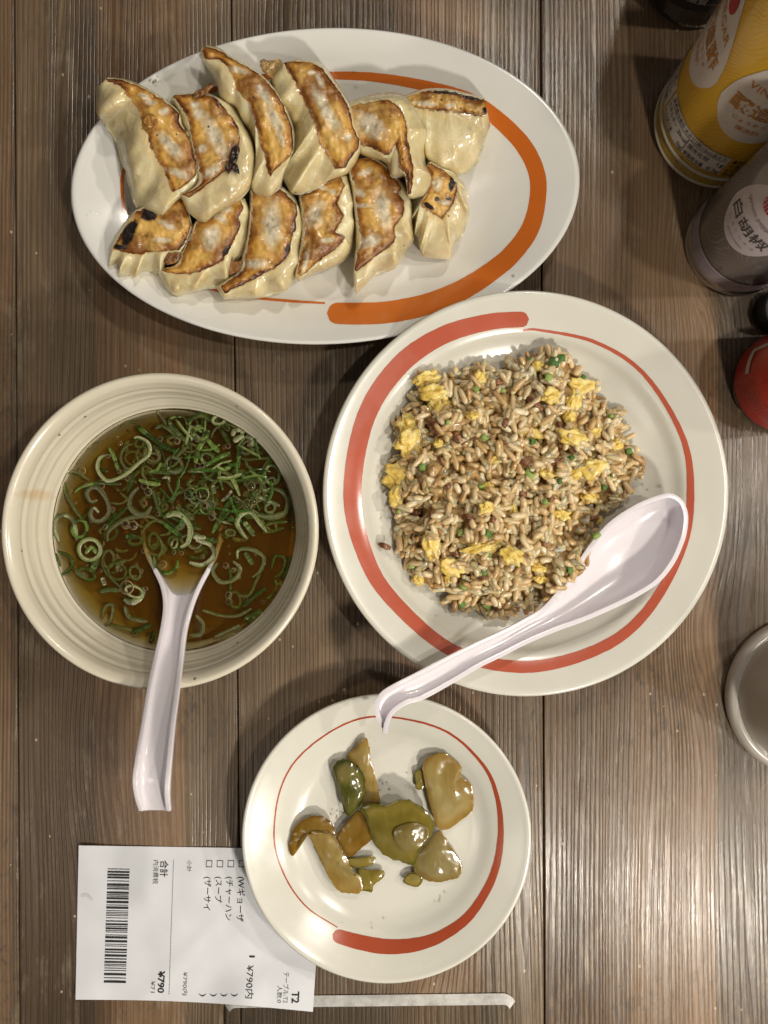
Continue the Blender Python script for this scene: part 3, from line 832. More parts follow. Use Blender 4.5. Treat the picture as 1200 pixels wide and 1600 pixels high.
def scallion(pts, wpx, tone, z, closed=False, hgt=0.0020, parent=None, name="scallion_piece", zwave=0.0006):
    """a curled slice: pts in photograph pixels, wpx visible wall thickness"""
    n = max(14, 8 * len(pts))
    q = cr(pts, n, closed)
    d = (np.roll(q, -1, 0) - np.roll(q, 1, 0)) if closed else np.gradient(q, axis=0)
    d /= np.linalg.norm(d, axis=1)[:, None] + 1e-9
    nrm = np.stack([-d[:, 1], d[:, 0]], 1)
    cs = [(-0.5, -1.0), (-0.5, -0.25), (-0.42, -0.04), (-0.2, 0.0), (0.0, -0.03), (0.2, 0.0), (0.42, -0.04), (0.5, -0.25), (0.5, -1.0)]
    k = len(cs)
    vs, at = [], []
    sd = random.random() * 50
    for i in range(n):
        taper = 1.0 if closed else min(1.0, 0.55 + 3.0 * min(i, n - 1 - i) / n)
        zz_ = z + zwave * gnoise(i * 4.0 / n, sd)
        ww = wpx * taper * (1 + 0.22 * gnoise(i * 7.0 / n, sd + 9))
        for (s, hh) in cs:
            p = q[i] + nrm[i] * (s * ww)
            vs.append(P(p[0], p[1], zz_ + hh * hgt))
            at.append((tone, s + 0.5, 0, 1))
    f = []
    for i in range(n if closed else n - 1):
        i2 = (i + 1) % n
        for j in range(k):
            j2 = (j + 1) % k
            f.append((i * k + j, i * k + j2, i2 * k + j2, i2 * k + j))
    if not closed:
        f.append(tuple(range(k))); f.append(tuple(range((n - 1) * k, n * k))[::-1])
    me = mesh(name, vs, f)
    add_attr(me, "sc", at)
    bm = bmesh.new(); bm.from_mesh(me)
    bmesh.ops.recalc_face_normals(bm, faces=bm.faces)
    bm.to_mesh(me); bm.free()
    return obj(name, me, SCAL, parent)

def A_(*u): return [(70 + x / 5.4545, 630 + y / 5.4545) for x, y in u]
def B_(*u): return [(260 + x / 5.4545, 630 + y / 5.4545) for x, y in u]
def C_(*u): return [(70 + x / 2.927, 800 + y / 2.927) for x, y in u]
def ring(cx, cy, rx, ry, a=0.0, n=10):
    return [(cx + rx * math.cos(t) * math.cos(a) - ry * math.sin(t) * math.sin(a), cy + rx * math.cos(t) * math.sin(a) + ry * math.sin(t) * math.cos(a)) for t in np.linspace(0, 2 * PI, n, endpoint=False)]
SC = [  # outline, wall px, tone (0 pale .. 1 dark green), height over the broth in mm, closed
 (A_((545, 440), (470, 470), (450, 560), (500, 640), (560, 660), (680, 610), (800, 510), (890, 430), (880, 340), (800, 290), (760, 300)), 7.5, 0.15, 0.7, 0),
 (A_((770, 540), (700, 560), (650, 500), (650, 430), (690, 370), (750, 345)), 5, 0.3, 0.1, 0),
 (A_((450, 830), (390, 840), (355, 770), (395, 722), (460, 730), (530, 830), (548, 930), (490, 1000), (420, 1003), (385, 950), (415, 890), (460, 930)), 8.5, 0.0, 0.5, 0),
 (A_((380, 660), (280, 600), (200, 590), (163, 650), (180, 760), (240, 880), (320, 990)), 6.5, 0.28, 0.2, 0),
 (A_((250, 770), (300, 720), (420, 682), (540, 684), (650, 690)), 6.5, 0.6, 0.6, 0),
 (A_((800, 720), (740, 790), (725, 880), (780, 940), (860, 940), (910, 880)), 8.5, 0.12, 0.4, 0),
 (A_((120, 1180), (75, 1060), (110, 970), (190, 960), (250, 1020), (275, 1170)), 8, 0.16, 0.6, 0),
 (A_((780, 190), (900, 285), (1020, 370), (1130, 415)), 9, 0.92, 0.5, 0),
 (A_((550, 380), (590, 460), (625, 570)), 7, 0.65, 0.8, 0),
 (A_((940, 215), (1000, 190), (1080, 240), (1140, 310)), 8, 0.25, 0.3, 0),
 (A_((1050, 140), (1090, 200), (1160, 285)), 8, 0.6, 0.5, 0),
 (A_((1050, 135), (1120, 115), (1190, 125), (1210, 180)), 4.5, 0.6, 0.7, 0),
 (A_((950, 55), (1000, 120), (1035, 180)), 6.5, 0.05, 0.2, 0),
 (A_((275, 520), (300, 440), (380, 365), (460, 330)), 5, 0.2, -0.2, 0),
 (A_((640, 200), (700, 160), (810, 160)), 4, 0.2, -0.1, 0),
 (A_((500, 1080), (600, 980), (700, 890)), 7.5, 0.85, 0.3, 0),
 (A_((530, 1180), (540, 1100), (600, 1040), (700, 985), (860, 960), (960, 990)), 7.5, 0.15, 0.0, 0),
 (A_((1010, 980), (1080, 935), (1160, 960), (1180, 1040), (1120, 1090)), 8.5, 0.18, 0.5, 0),
 (A_((800, 650), (880, 680), (985, 690)), 8, 0.55, 0.9, 0),
 (A_((735, 580), (745, 650), (705, 760)), 8, 0.8, 0.2, 0),
 (A_((1010, 1020), (1090, 1085), (1175, 1140)), 8, 0.95, 0.7, 0),
 (A_((880, 720), (930, 780), (960, 880), (1000, 965)), 6, 0.5, 0.3, 0),
 (A_((820, 1110), (880, 1030), (960, 1000), (1050, 1050), (1060, 1110), (980, 1130)), 6, 0.35, -0.3, 0),
 (A_((640, 760), (700, 820), (640, 860), (560, 850)), 5, 0.3, -0.5, 0),
 (A_((920, 600), (960, 585), (1060, 590), (1180, 545)), 8, 0.6, 0.3, 0),
 (A_((1000, 640), (1050, 630), (1065, 670)), 5, 0.05, 0.6, 0),
 (A_((690, 1140), (730, 1130), (780, 1150)), 8, 0.85, 0.5, 0),
 (A_((960, 1330), (1000, 1230), (960, 1130)), 6, 0.4, -0.3, 0),
 (ring(260 + 900 / 5.4545, 630 + 610 / 5.4545, 11.5, 15, -0.15), 5.5, 0.35, 0.6, 1),
 (B_((885, 470), (820, 560), (800, 660), (830, 740), (895, 760)), 5.5, 0.5, 0.2, 0),
 (B_((20, 150), (60, 240), (150, 310), (195, 390)), 8, 0.55, 0.3, 0),
 (B_((185, 190), (230, 125), (310, 108), (370, 150)), 7, 0.45, 0.6, 0),
 (B_((210, 210), (222, 260), (215, 325)), 7, 0.0, 0.3, 0),
 (B_((380, 300), (400, 240), (450, 190), (540, 180), (610, 215)), 5, 0.12, 0.0, 0),
 (B_((560, 280), (580, 235), (640, 225), (650, 265)), 9, -0.1, 0.8, 0),
 (B_((570, 325), (610, 300), (660, 275)), 9, -0.1, 1.1, 0),
 (B_((680, 285), (735, 300), (735, 345), (690, 365)), 9, -0.1, 0.7, 0),
 (B_((245, 510), (270, 400), (320, 310), (360, 230)), 11, 0.62, 0.7, 0),
 (B_((350, 310), (400, 370), (450, 415)), 8, 0.75, 1.0, 0),
 (B_((330, 535), (430, 470), (545, 420)), 7.5, 0.85, 1.1, 0),
 (B_((180, 580), (300, 572), (420, 570), (520, 600), (580, 680), (625, 790)), 8, 0.35, 0.5, 0),
 (B_((630, 500), (500, 552), (380, 575), (200, 560)), 5, 1.0, 0.9, 0),
 (B_((395, 790), (388, 710), (440, 655), (520, 670), (575, 730)), 6, 0.4, 0.2, 0),
 (B_((560, 740), (520, 800), (470, 835)), 6, -0.1, 0.5, 0),
 (B_((400, 700), (410, 770)), 8, -0.1, 0.6, 0),
 (B_((745, 785), (850, 825), (965, 875)), 7, 0.2, 0.5, 0),
 (B_((890, 720), (985, 755), (1035, 840), (1000, 950), (900, 985), (800, 960), (720, 905)), 8, 0.25, 0.2, 0),
 (B_((580, 790), (500, 900), (390, 1110)), 8, 0.8, 0.5, 0),
 (B_((730, 900), (640, 920), (540, 920), (470, 900)), 5, 0.95, 0.9, 0),
 (B_((690, 1160), (640, 1100), (600, 1020), (640, 945), (720, 935), (790, 1010), (850, 1090)), 9, 0.22, 0.7, 0),
 (B_((660, 1010), (700, 1060), (750, 1130)), 10, 0.5, 0.6, 0),
 (B_((180, 800), (240, 855), (330, 840), (425, 955)), 5, 0.0, 0.4, 0),
 (B_((40, 850), (90, 770), (185, 740)), 7, 0.55, 0.4, 0),
 (B_((80, 880), (150, 930), (235, 990)), 9, 0.3, 0.2, 0),
 (B_((0, 970), (80, 940), (165, 990), (205, 1080), (180, 1190), (120, 1230)), 9.5, 0.15, 0.8, 0),
 (B_((225, 1140), (335, 1145)), 8, -0.1, 1.0, 0),
 (B_((340, 1150), (440, 1180)), 8, 0.8, 0.5, 0),
 (B_((570, 560), (680, 640), (780, 660)), 7, 0.75, 0.3, 0),
 (B_((640, 470), (700, 480), (800, 470), (880, 470)), 5.5, 0.45, 0.0, 0),
 (B_((560, 580), (640, 600), (790, 555)), 6, 0.85, 0.2, 0),
 (B_((820, 1050), (900, 1020), (1030, 1010)), 6, 0.6, -0.3, 0),
 (B_((820, 1100), (900, 1090), (1000, 1060)), 6, 0.7, -0.6, 0),
 (B_((460, 220), (500, 280), (540, 350)), 8, 0.7, 0.2, 0),
 (B_((400, 100), (440, 160)), 5, 0.8, -0.2, 0),
 (ring(70 + 205 / 2.927, 800 + 172 / 2.927, 17, 16.5, 0.2), 7.5, 0.18, 0.8, 1),
 (C_((185, 190), (215, 160), (235, 190)), 7, 0.55, 0.8, 0),
 (C_((240, 215), (225, 250), (210, 275)), 12, 0.62, 0.5, 0),
 (C_((140, 265), (165, 285), (195, 300)), 11, 0.3, 0.2, 0),
 (C_((60, 180), (115, 205), (125, 250), (75, 290)), 6, 0.75, 0.5, 0),
 (C_((50, 190), (70, 250)), 6, 0.8, 0.3, 0),
 (C_((690, 128), (755, 150), (772, 200), (720, 242), (660, 232)), 8, 0.05, 0.7, 0),
 (C_((498, 200), (510, 258), (560, 280), (600, 255), (608, 220)), 6, 0.8, 0.6, 0),
 (C_((790, 232), (770, 275), (805, 320), (865, 308), (892, 260), (860, 225)), 8, 0.15, 0.3, 0),
 (C_((880, 215), (885, 175), (940, 170), (1000, 205), (990, 265), (950, 300)), 7, 0.3, 0.5, 0),
 (C_((915, 185), (950, 240)), 9, 0.55, 0.5, 0),
 (C_((845, 250), (850, 300), (848, 365)), 5, 0.85, 0.2, 0),
 (C_((330, 275), (335, 240), (370, 220)), 8, 0.05, -0.6, 0),
 (C_((360, 400), (400, 413), (440, 388), (450, 345)), 11, 0.02, 0.5, 0),
 (C_((365, 430), (385, 480), (430, 495), (470, 500)), 8, 0.15, 0.1, 0),
 (C_((400, 552), (440, 535), (485, 515)), 9, 0.9, 0.3, 0),
 (C_((258, 485), (278, 430), (312, 430), (300, 500), (272, 518)), 6, 0.2, 0.0, 0),
 (C_((250, 365), (300, 355), (345, 360)), 9, 0.5, 0.4, 0),
 (C_((262, 300), (275, 335)), 9, -0.1, 0.6, 0),
 (C_((720, 448), (800, 472), (880, 474), (945, 440)), 6, 0.2, 0.1, 0),
 (C_((905, 432), (960, 385), (1010, 345)), 8, 0.9, 0.4, 0),
 (C_((910, 492), (985, 450)), 9, 0.85, 0.1, 0),
 (C_((660, 562), (710, 560), (722, 515), (690, 472)), 8, 0.12, -0.2, 0),
 (C_((775, 572), (890, 518)), 6, 0.0, 0.1, 0),
 (C_((1035, 260), (1055, 202), (1098, 215), (1085, 275), (1050, 300)), 5, 0.75, -0.2, 0),
 (C_((880, 380), (930, 380), (960, 330), (990, 260)), 6, 0.4, -0.4, 0),
 (C_((268, 175), (270, 260), (345, 345)), 4.5, 0.5, 0.1, 0),
 (C_((1010, 395), (1040, 380), (1060, 340), (1050, 310)), 6, 0.6, -0.5, 0),
 (C_((300, 515), (360, 530), (410, 545)), 6, 0.3, -0.3, 0),
 (C_((485, 590), (500, 545)), 9, 0.85, -0.2, 0),
 (C_((770, 90), (800, 40), (840, 0)), 8, 0.8, 0.3, 0),
 (C_((960, 10), (1020, 20), (1110, 0)), 7, 0.2, 0.3, 0),
]
for pts, wpx, tone, hz, closed in SC:
    scallion(pts, wpx * 0.92, tone, ZS + (hz - 0.70) * 0.0012, bool(closed), parent=soup)
# a loose layer of slices hanging below the surface
for k in range(52):          # thin cut rings, thickest over the upper half of the bowl
    a, r = random.random() * 2 * PI, math.sqrt(random.random())
    cx, cy = (300 + 135 * r * math.cos(a), 745 + 95 * r * math.sin(a)) if k < 22 else (275 + 165 * r * math.cos(a), 830 + 150 * r * math.sin(a))
    if 225 < cx < 345 and cy > 860: continue
    rx = random.uniform(7, 15); ry = rx * random.uniform(0.45, 0.95)
    scallion(ring(cx, cy, rx, ry, random.random() * PI, 9), random.uniform(3.4, 6.0), random.choice([0.05, 0.15, 0.3, 0.45, 0.6, 0.7]), ZS + random.uniform(-0.0022, 0.0001), True, hgt=0.0014, parent=soup)
for k in range(90):
    a, r = random.random() * 2 * PI, math.sqrt(random.random())
    cx, cy = 325 + 105 * r * math.cos(a), 745 + 85 * r * math.sin(a)
    a0 = random.random() * 6.28; ln = random.uniform(9, 22); bd = random.uniform(-5, 5)
    pts = [(cx - ln * math.cos(a0), cy - ln * math.sin(a0)), (cx + bd * math.sin(a0), cy - bd * math.cos(a0)), (cx + ln * math.cos(a0), cy + ln * math.sin(a0))]
    scallion(pts, random.uniform(2.8, 6.5), random.choice([0.3, 0.45, 0.6, 0.75, 0.85, 0.95, 1.0]), ZS + random.uniform(-0.0012, 0.0004), parent=soup)
for k in range(64):
    a, r = random.random() * 2 * PI, math.sqrt(random.random()) * 150
    cx, cy = 285 + r * math.cos(a), 800 + r * 0.86 * math.sin(a)
    if 225 < cx < 340 and cy > 870: continue
    rx = random.uniform(6, 15); a0 = random.random() * 6.28; sw = random.uniform(2.0, 5.6)
    pts = [(cx + rx * math.cos(a0 + sw * t) * (1 + 0.3 * random.random()), cy + rx * 0.8 * math.sin(a0 + sw * t)) for t in np.linspace(0, 1, 6)]
    scallion(pts, random.uniform(4, 7.5), random.choice([0.1, 0.25, 0.5, 0.8, 0.9]), ZS - random.uniform(0.0010, 0.0040), parent=soup)

# oil beads and bubbles
def bubble_mat():
    m = M("oil_bead")
    nt = m.nt
    nt.nodes.remove(m.b)
    gl = m.n('ShaderNodeBsdfGlossy', ins={'Color': (1, 0.97, 0.9), 'Roughness': 0.04})
    tr = m.n('ShaderNodeBsdfTransparent', ins={'Color': (1.0, 0.99, 0.95)})
    fr = m.n('ShaderNodeFresnel', ins={'IOR': 1.45})
    mx = m.n('ShaderNodeMixShader', ins={0: fr.outputs[0], 1: tr.outputs[0], 2: gl.outputs[0]})
    nt.links.new(mx.outputs[0], m.out.inputs['Surface'])
    return m.mat
BUB = bubble_mat()
_b = M("bead_rim_shine")
_tr = _b.n('ShaderNodeBsdfTransparent')
_b.p(color=(0.50, 0.40, 0.20), rough=0.08)  # pale tint paints the bright reflected outline of each bead
_mx = _b.n('ShaderNodeMixShader', ins={0: 0.5, 1: _tr.outputs[0], 2: _b.b.outputs[0]})
_b.nt.links.new(_mx.outputs[0], _b.out.inputs['Surface'])
BRIM = _b.mat
def dome_mesh():
    vs, nr, nc = [], 8, 20
    for i in range(nr):
        a = (i + 0.0) / (nr - 1) * PI / 2
        for j in range(nc):
            t = 2 * PI * j / nc
            vs.append((math.cos(a) * math.cos(t), math.cos(a) * math.sin(t), math.sin(a) * 0.75))
    fs = gridfaces(nr, nc, True)
    off = len(vs)
    for i in range(8):                       # raised rim at the broth, coloured pale as a bright reflected ring
        a = 2 * PI * i / 8
        for j in range(nc):
            t = 2 * PI * j / nc
            rr = 1.0 + 0.13 * math.cos(a)
            vs.append((rr * math.cos(t), rr * math.sin(t), 0.13 * math.sin(a)))
    for i in range(8):
        for j in range(nc):
            fs.append((off + i * nc + j, off + i * nc + (j + 1) % nc, off + ((i + 1) % 8) * nc + (j + 1) % nc, off + ((i + 1) % 8) * nc + j))
    me = mesh("oil_bead", vs, fs)
    me.materials.append(BUB)
    me.materials.append(BRIM)
    for p_ in me.polygons:
        if min(p_.vertices) >= off: p_.material_index = 1
    return me
    fix_normals(me)
    me.materials.append(BUB)
    return me
DOME = dome_mesh()
spots = [(70 + x / 2.927, 800 + y / 2.927, r / 2.927) for x, y, r in [(375, 345, 29), (540, 240, 16), (828, 245, 12), (862, 265, 10), (840, 380, 14), (842, 410, 14), (405, 60, 17), (368, 55, 14), (325, 205, 9), (440, 270, 9), (462, 350, 8), (515, 10, 9), (590, 185, 9), (625, 188, 9), (918, 398, 10), (996, 412, 8), (345, 262, 8), (452, 178, 10), (720, 205, 9)]]
spots += [(260 + x / 5.4545, 630 + y / 5.4545, r / 5.4545) for x, y, r in [(720, 705, 34), (320, 700, 18), (268, 790, 24), (325, 875, 20), (388, 970, 26), (205, 770, 46), (310, 780, 50), (690, 865, 40), (745, 835, 28), (525, 365, 20), (260, 310, 18), (385, 822, 16), (265, 535, 22), (305, 533, 20), (90, 325, 24), (770, 668, 15), (440, 200, 14), (490, 375, 14), (600, 830, 16), (525, 222, 13)]]
spots += [(70 + x / 5.4545, 630 + y / 5.4545, r / 5.4545) for x, y, r in [(318, 575, 28), (485, 705, 22), (515, 1055, 20), (690, 1035, 34), (755, 1045, 32), (630, 580, 17), (645, 345, 17), (615, 290, 9), (985, 305, 18), (880, 755, 30), (850, 705, 28), (890, 570, 18), (575, 905, 20), (845, 855, 22), (1130, 320, 22), (220, 750, 14), (260, 850, 12), (705, 640, 18)]]
for k in range(46):
    a, r = random.random() * 2 * PI, math.sqrt(random.random()) * 165
    spots.append((275 + r * math.cos(a), 815 + r * 0.92 * math.sin(a), random.uniform(1.0, 2.6)))
for x, y, r in spots:
    if 238 < x < 330 and y > 905: continue
    o = obj("oil_bead", DOME, None, soup)
    o.location = P(x, y, ZS + 0.0001)
    s = r / 3000 * 0.91
    o.scale = (s, s, s)

# ------------------------------------------------------------------ fried rice
HEAP = [(853, 541), (876, 545), (905, 580), (928, 600), (945, 630), (972, 650), (985, 690), (1003, 725), (985, 765), (962, 785), (938, 806), (925, 840), (912, 885), (880, 928), (850, 945), (817, 958), (778, 966),
        (745, 955), (712, 950), (690, 930), (660, 915), (640, 890), (615, 862), (618, 830), (608, 790), (610, 745), (620, 700), (622, 660), (645, 620), (652, 590), (690, 578), (720, 574), (745, 570), (775, 575), (800, 562), (830, 555)]
heap = np.array(cr(HEAP, 140, True))
def in_heap(x, y):
    px, py = heap[:, 0], heap[:, 1]
    qx, qy = np.roll(px, -1), np.roll(py, -1)
    c = ((py > y) != (qy > y)) & (x < (qx - px) * (y - py) / (qy - py + 1e-12) + px)
    return bool(c.sum() % 2)
def heap_d(x, y):
    return float(np.min(np.hypot(heap[:, 0] - x, heap[:, 1] - y)))
def heap_h(x, y):
    d = heap_d(x, y) if in_heap(x, y) else 0.0
    t = min(1.0, d / 120.0)
    p = rp.on(x, y)
    h = p.z + 0.0035 + 0.021 * (1 - (1 - t) ** 2.0)
    h += (gnoise(x * 0.018, y * 0.018, 3.3) * 0.0065 + gnoise(x * 0.045, y * 0.045, 8.3) * 0.0080) * min(1.0, 0.25 + d / 50.0)
    ds = math.hypot((x - 893) / 34.0, (y - 905) / 44.0)      # rice caught on the neck of the spoon
    if ds < 1.3: h = max(h, 0.0335 - 0.004 * ds * ds)
    return h

def rice_mat():
    m = M("fried_rice_grain")
    at = m.attr("rnd")
    r = m.math('ADD', at.outputs['Fac'], 0.0)
    co = m.coord()
    n = m.noise(co, 260, 3)
    wp = m.n('ShaderNodeNewGeometry').outputs['Position']
    soy = m.math('MULTIPLY', m.math('SUBTRACT', m.noise(wp, 55, 3, 0.6), 0.5), 0.7)
    t = m.math('ADD', m.math('ADD', r, soy), m.math('MULTIPLY', m.math('SUBTRACT', n, 0.5), 0.4))
    col = m.ramp(t, [(0.0, (0.38, 0.21, 0.065)), (0.25, (0.54, 0.37, 0.165)), (0.52, (0.66, 0.505, 0.285)), (0.85, (0.74, 0.625, 0.42)), (1.0, (0.66, 0.47, 0.20))])
    v = m.n('ShaderNodeTexVoronoi', ins={'Vector': co, 'Scale': 520.0})
    dots = m.math('MULTIPLY', m.math('LESS_THAN', v.outputs['Distance'], 0.17), m.math('GREATER_THAN', m.sep(v.outputs['Color'])[0], 0.86))
    col = m.mix(m.math('MULTIPLY', dots, 0.8), col, (0.09, 0.045, 0.018))
    m.p(color=col, rough=0.30, sss=0.6, ssss=0.0035, sssr=(1.0, 0.6, 0.25), coat=0.6, coatr=0.10, normal=m.bump(n, 0.3, 0.0008))
    return m.mat
RICE = rice_mat()
def grain_verts(L, Wd, bend, nr=9, nc=9):
    vs = []
    for i in range(nr):
        t = i / (nr - 1)
        u = -math.cos(PI * t)
        rad = max(1e-5, (1 - abs(u) ** 4.0) ** 0.5) * Wd * 0.5 * (1 + 0.12 * u)
        for j in range(nc):
            a = 2 * PI * j / nc
            vs.append((u * L / 2, rad * math.cos(a) + bend * (1 - u * u), rad * 0.86 * math.sin(a)))
    return np.array(vs), gridfaces(nr, nc, True) + [tuple(range(nc))[::-1], tuple(range((nr - 1) * nc, nr * nc))]
VAR = []
for k in range(24):
    L = random.choice([random.uniform(0.0074, 0.0096), random.uniform(0.0074, 0.0096), random.uniform(0.0045, 0.0070)]); Wd = random.uniform(0.0028, 0.0036)
    gv, gf = grain_verts(L, Wd, random.uniform(-0.0006, 0.0006))
    VAR.append((gv, gf, min(1, max(0, random.gauss(0.52, 0.18)))))
VM = []
for gv, gf, r in VAR:
    me = mesh("rice_grain", gv, gf)
    add_attr(me, "rnd", np.full(len(gv), r))
    me.materials.append(RICE)
    VM.append(me)
frice = thing("fried_rice", "mound of fried rice with yellow egg and green scallion bits", "fried rice")
# the packed inside of the mound
nrx = 26
vs = []
cen = heap.mean(0)
for i in range(nrx):
    s = 1 - i / (nrx - 1)
    for q in heap:
        p = cen + (q - cen) * (0.96 * s)
        vs.append(P(p[0], p[1], max(rp.on(p[0], p[1]).z + 0.0006, heap_h(p[0], p[1]) - 0.0016 + 0.0006 * gnoise(p[0] * 0.12, p[1] * 0.12, 6.0))))
core = mesh("packed_rice", vs, gridfaces(nrx, len(heap), True))
fix_normals(core)
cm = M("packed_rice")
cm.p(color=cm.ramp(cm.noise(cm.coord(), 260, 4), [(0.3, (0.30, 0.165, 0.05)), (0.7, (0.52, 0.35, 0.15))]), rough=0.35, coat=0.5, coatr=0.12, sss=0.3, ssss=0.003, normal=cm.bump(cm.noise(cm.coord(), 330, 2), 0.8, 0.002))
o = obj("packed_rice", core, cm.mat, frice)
# grains
xs0, xs1, ys0, ys1 = heap[:, 0].min(), heap[:, 0].max(), heap[:, 1].min(), heap[:, 1].max()
grains = []
tries = 0
while len(grains) < 1750 and tries < 20000:
    tries += 1
    x, y = random.uniform(xs0 - 4, xs1 + 4), random.uniform(ys0 - 4, ys1 + 4)
    if not in_heap(x, y): continue
    lay = random.choice([0, 0, 1, 1, 1, 2])
    h = heap_h(x, y) + (-0.0020, -0.0004, 0.0011)[lay] + random.uniform(-0.0006, 0.0006)
    d = heap_d(x, y)
    yaw = gnoise(x * 0.028, y * 0.028, 1.0) * 6 + random.gauss(0, 0.38)
    pit = random.gauss(0, 0.30 if lay < 2 else 0.36)
    rol = random.uniform(0, PI)
    z = max(h, rp.on(x, y).z + 0.0016)
    grains.append((P(x, y, z), yaw, pit, rol, random.randrange(24), lay, z))
order = sorted(range(len(grains)), key=lambda i: -(grains[i][5] * 0.0025 + grains[i][6] * 0.3 + 0.0001 * random.random()))
single = set(order[:300])
bv, bf, br = [], [], []
off = 0
for i, (p, yaw, pit, rol, k, lay, z) in enumerate(grains):
    R = Matrix.Rotation(yaw, 4, 'Z') @ Matrix.Rotation(pit, 4, 'Y') @ Matrix.Rotation(rol, 4, 'X')
    if i in single:
        o = obj("rice_grain", VM[k], None, frice)
        o.matrix_world = Matrix.Translation(p) @ R
    else:
        gv, gf, r = VAR[k]
        R3 = np.array(R.to_3x3())
        bv.append(gv @ R3.T + np.array(p))
        bf += [tuple(a + off for a in f) for f in gf]
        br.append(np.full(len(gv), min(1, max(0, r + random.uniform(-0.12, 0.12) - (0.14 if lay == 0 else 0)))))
        off += len(gv)
me = mesh("rice_grains", np.vstack(bv), bf)
add_attr(me, "rnd", np.concatenate(br))
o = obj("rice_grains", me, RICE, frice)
o["kind"] = "stuff"

def lumpy(name, px, py, sx, sy, sz, mat, seed, z=None, rot=0.0, amp=0.30, freq=2.2, lift=0.0, parent=None, sub=4):
    bm = bmesh.new()
    bmesh.ops.create_icosphere(bm, subdivisions=sub, radius=1.0)
    for v in bm.verts:
        n = v.co.normalized()
        k = 1 + amp * mnoise.noise(n * freq + Vector((seed, seed * 1.7, 0))) + amp * 0.40 * mnoise.noise(n * freq * 2.3 + Vector((0, seed, 4))) + amp * 0.16 * mnoise.noise(n * freq * 5 + Vector((7, seed, 4)))
        v.co = Vector((n.x * sx, n.y * sy, n.z * sz)) * k
    me = bpy.data.meshes.new(name)
    bm.to_mesh(me); bm.free()
    me.polygons.foreach_set("use_smooth", [True] * len(me.polygons))
    o = obj(name, me, mat, parent)
    zz_ = heap_h(px, py) + 0.0012 + lift if z is None else z
    o.location = P(px, py, zz_)
    o.rotation_euler = (random.uniform(-0.25, 0.25), random.uniform(-0.25, 0.25), rot)
    return o

em = M("scrambled_egg")
eo = em.coord()
en = em.noise(eo, 210, 4, 0.6)
ecol = em.ramp(en, [(0.30, (0.58, 0.36, 0.05)), (0.45, (0.74, 0.53, 0.11)), (0.62, (0.80, 0.65, 0.24)), (0.8, (0.83, 0.74, 0.42))])
toast = em.ramp(em.noise(eo, 120, 3), [(0.58, 0.0), (0.72, 0.8)])
ecol = em.mix(toast, ecol, (0.36, 0.16, 0.02))
em.p(color=ecol, rough=0.35, sss=0.3, ssss=0.003, sssr=(1, 0.6, 0.15), coat=0.25, coatr=0.2, normal=em.bump(en, 0.7, 0.0018))
EGG = em.mat
mm = 0.001
eggs = [(668, 592, 4.4, 2.6, 2.0), (676, 614, 4.6, 3.2, 2.2), (688, 634, 4.4, 4.6, 2.4), (641, 662, 5.0, 3.6, 2.2), (640, 690, 4.6, 5.0, 2.4), (627, 742, 5.8, 5.2, 2.6), (619, 775, 3.2, 4.2, 2.0), (672, 853, 3.6, 6.2, 2.2),
        (707, 887, 4.4, 3.0, 2.0), (908, 606, 5.2, 3.6, 2.4), (896, 628, 3.2, 4.4, 2.2), (861, 619, 4.0, 3.2, 2.2), (835, 674, 5.4, 2.4, 2.0), (855, 736, 3.8, 2.8, 2.0), (924, 732, 4.8, 3.4, 2.2), (902, 738, 5.0, 2.0, 1.8),
        (963, 696, 2.4, 2.8, 1.8), (921, 774, 3.8, 3.0, 1.8), (769, 851, 4.2, 2.8, 1.8), (747, 856, 4.8, 1.8, 1.8), (800, 868, 4.4, 2.6, 1.8), (758, 794, 3.0, 2.8, 1.8), (738, 650, 2.4, 1.9, 1.5), (897, 683, 5.0, 3.0, 1.8), (930, 677, 2.8, 2.2, 1.5),
        (839, 887, 3.6, 2.0, 1.6), (875, 805, 4.2, 2.4, 1.8), (803, 800, 1.8, 3.4, 1.6), (686, 694, 2.2, 1.8, 1.5), (750, 590, 2.6, 2.8, 1.6), (842, 572, 2.6, 2.2, 1.6), (655, 905, 2.2, 2.4, 1.6), (700, 905, 2.0, 1.8, 1.4), (770, 718, 2.6, 1.6, 1.5), (890, 652, 2.4, 2.8, 1.6), (762, 762, 2.2, 2.4, 1.5), (845, 905, 2.6, 2.0, 1.5), (935, 812, 2.0, 2.0, 1.4)]
for k, (x, y, a, b, c_) in enumerate(eggs):
    lumpy("egg_piece", x, y, a * mm * (1.32 if a > 4.2 else 1.1), b * mm * (1.32 if a > 4.2 else 1.1), c_ * mm * 1.05, EGG, k * 3.1 + 1, rot=random.uniform(-0.5, 0.5), amp=0.62, freq=1.5, parent=frice, lift=0.0006)
pm_ = M("roast_pork")
pn = pm_.noise(pm_.map(pm_.coord(), (1, 3, 1)), 260, 4)
pm_.p(color=pm_.ramp(pn, [(0.3, (0.085, 0.026, 0.010)), (0.55, (0.24, 0.095, 0.036)), (0.75, (0.40, 0.20, 0.09))]), rough=0.35, coat=0.3, coatr=0.15, normal=pm_.bump(pn, 0.6, 0.0012))
PORK = pm_.mat
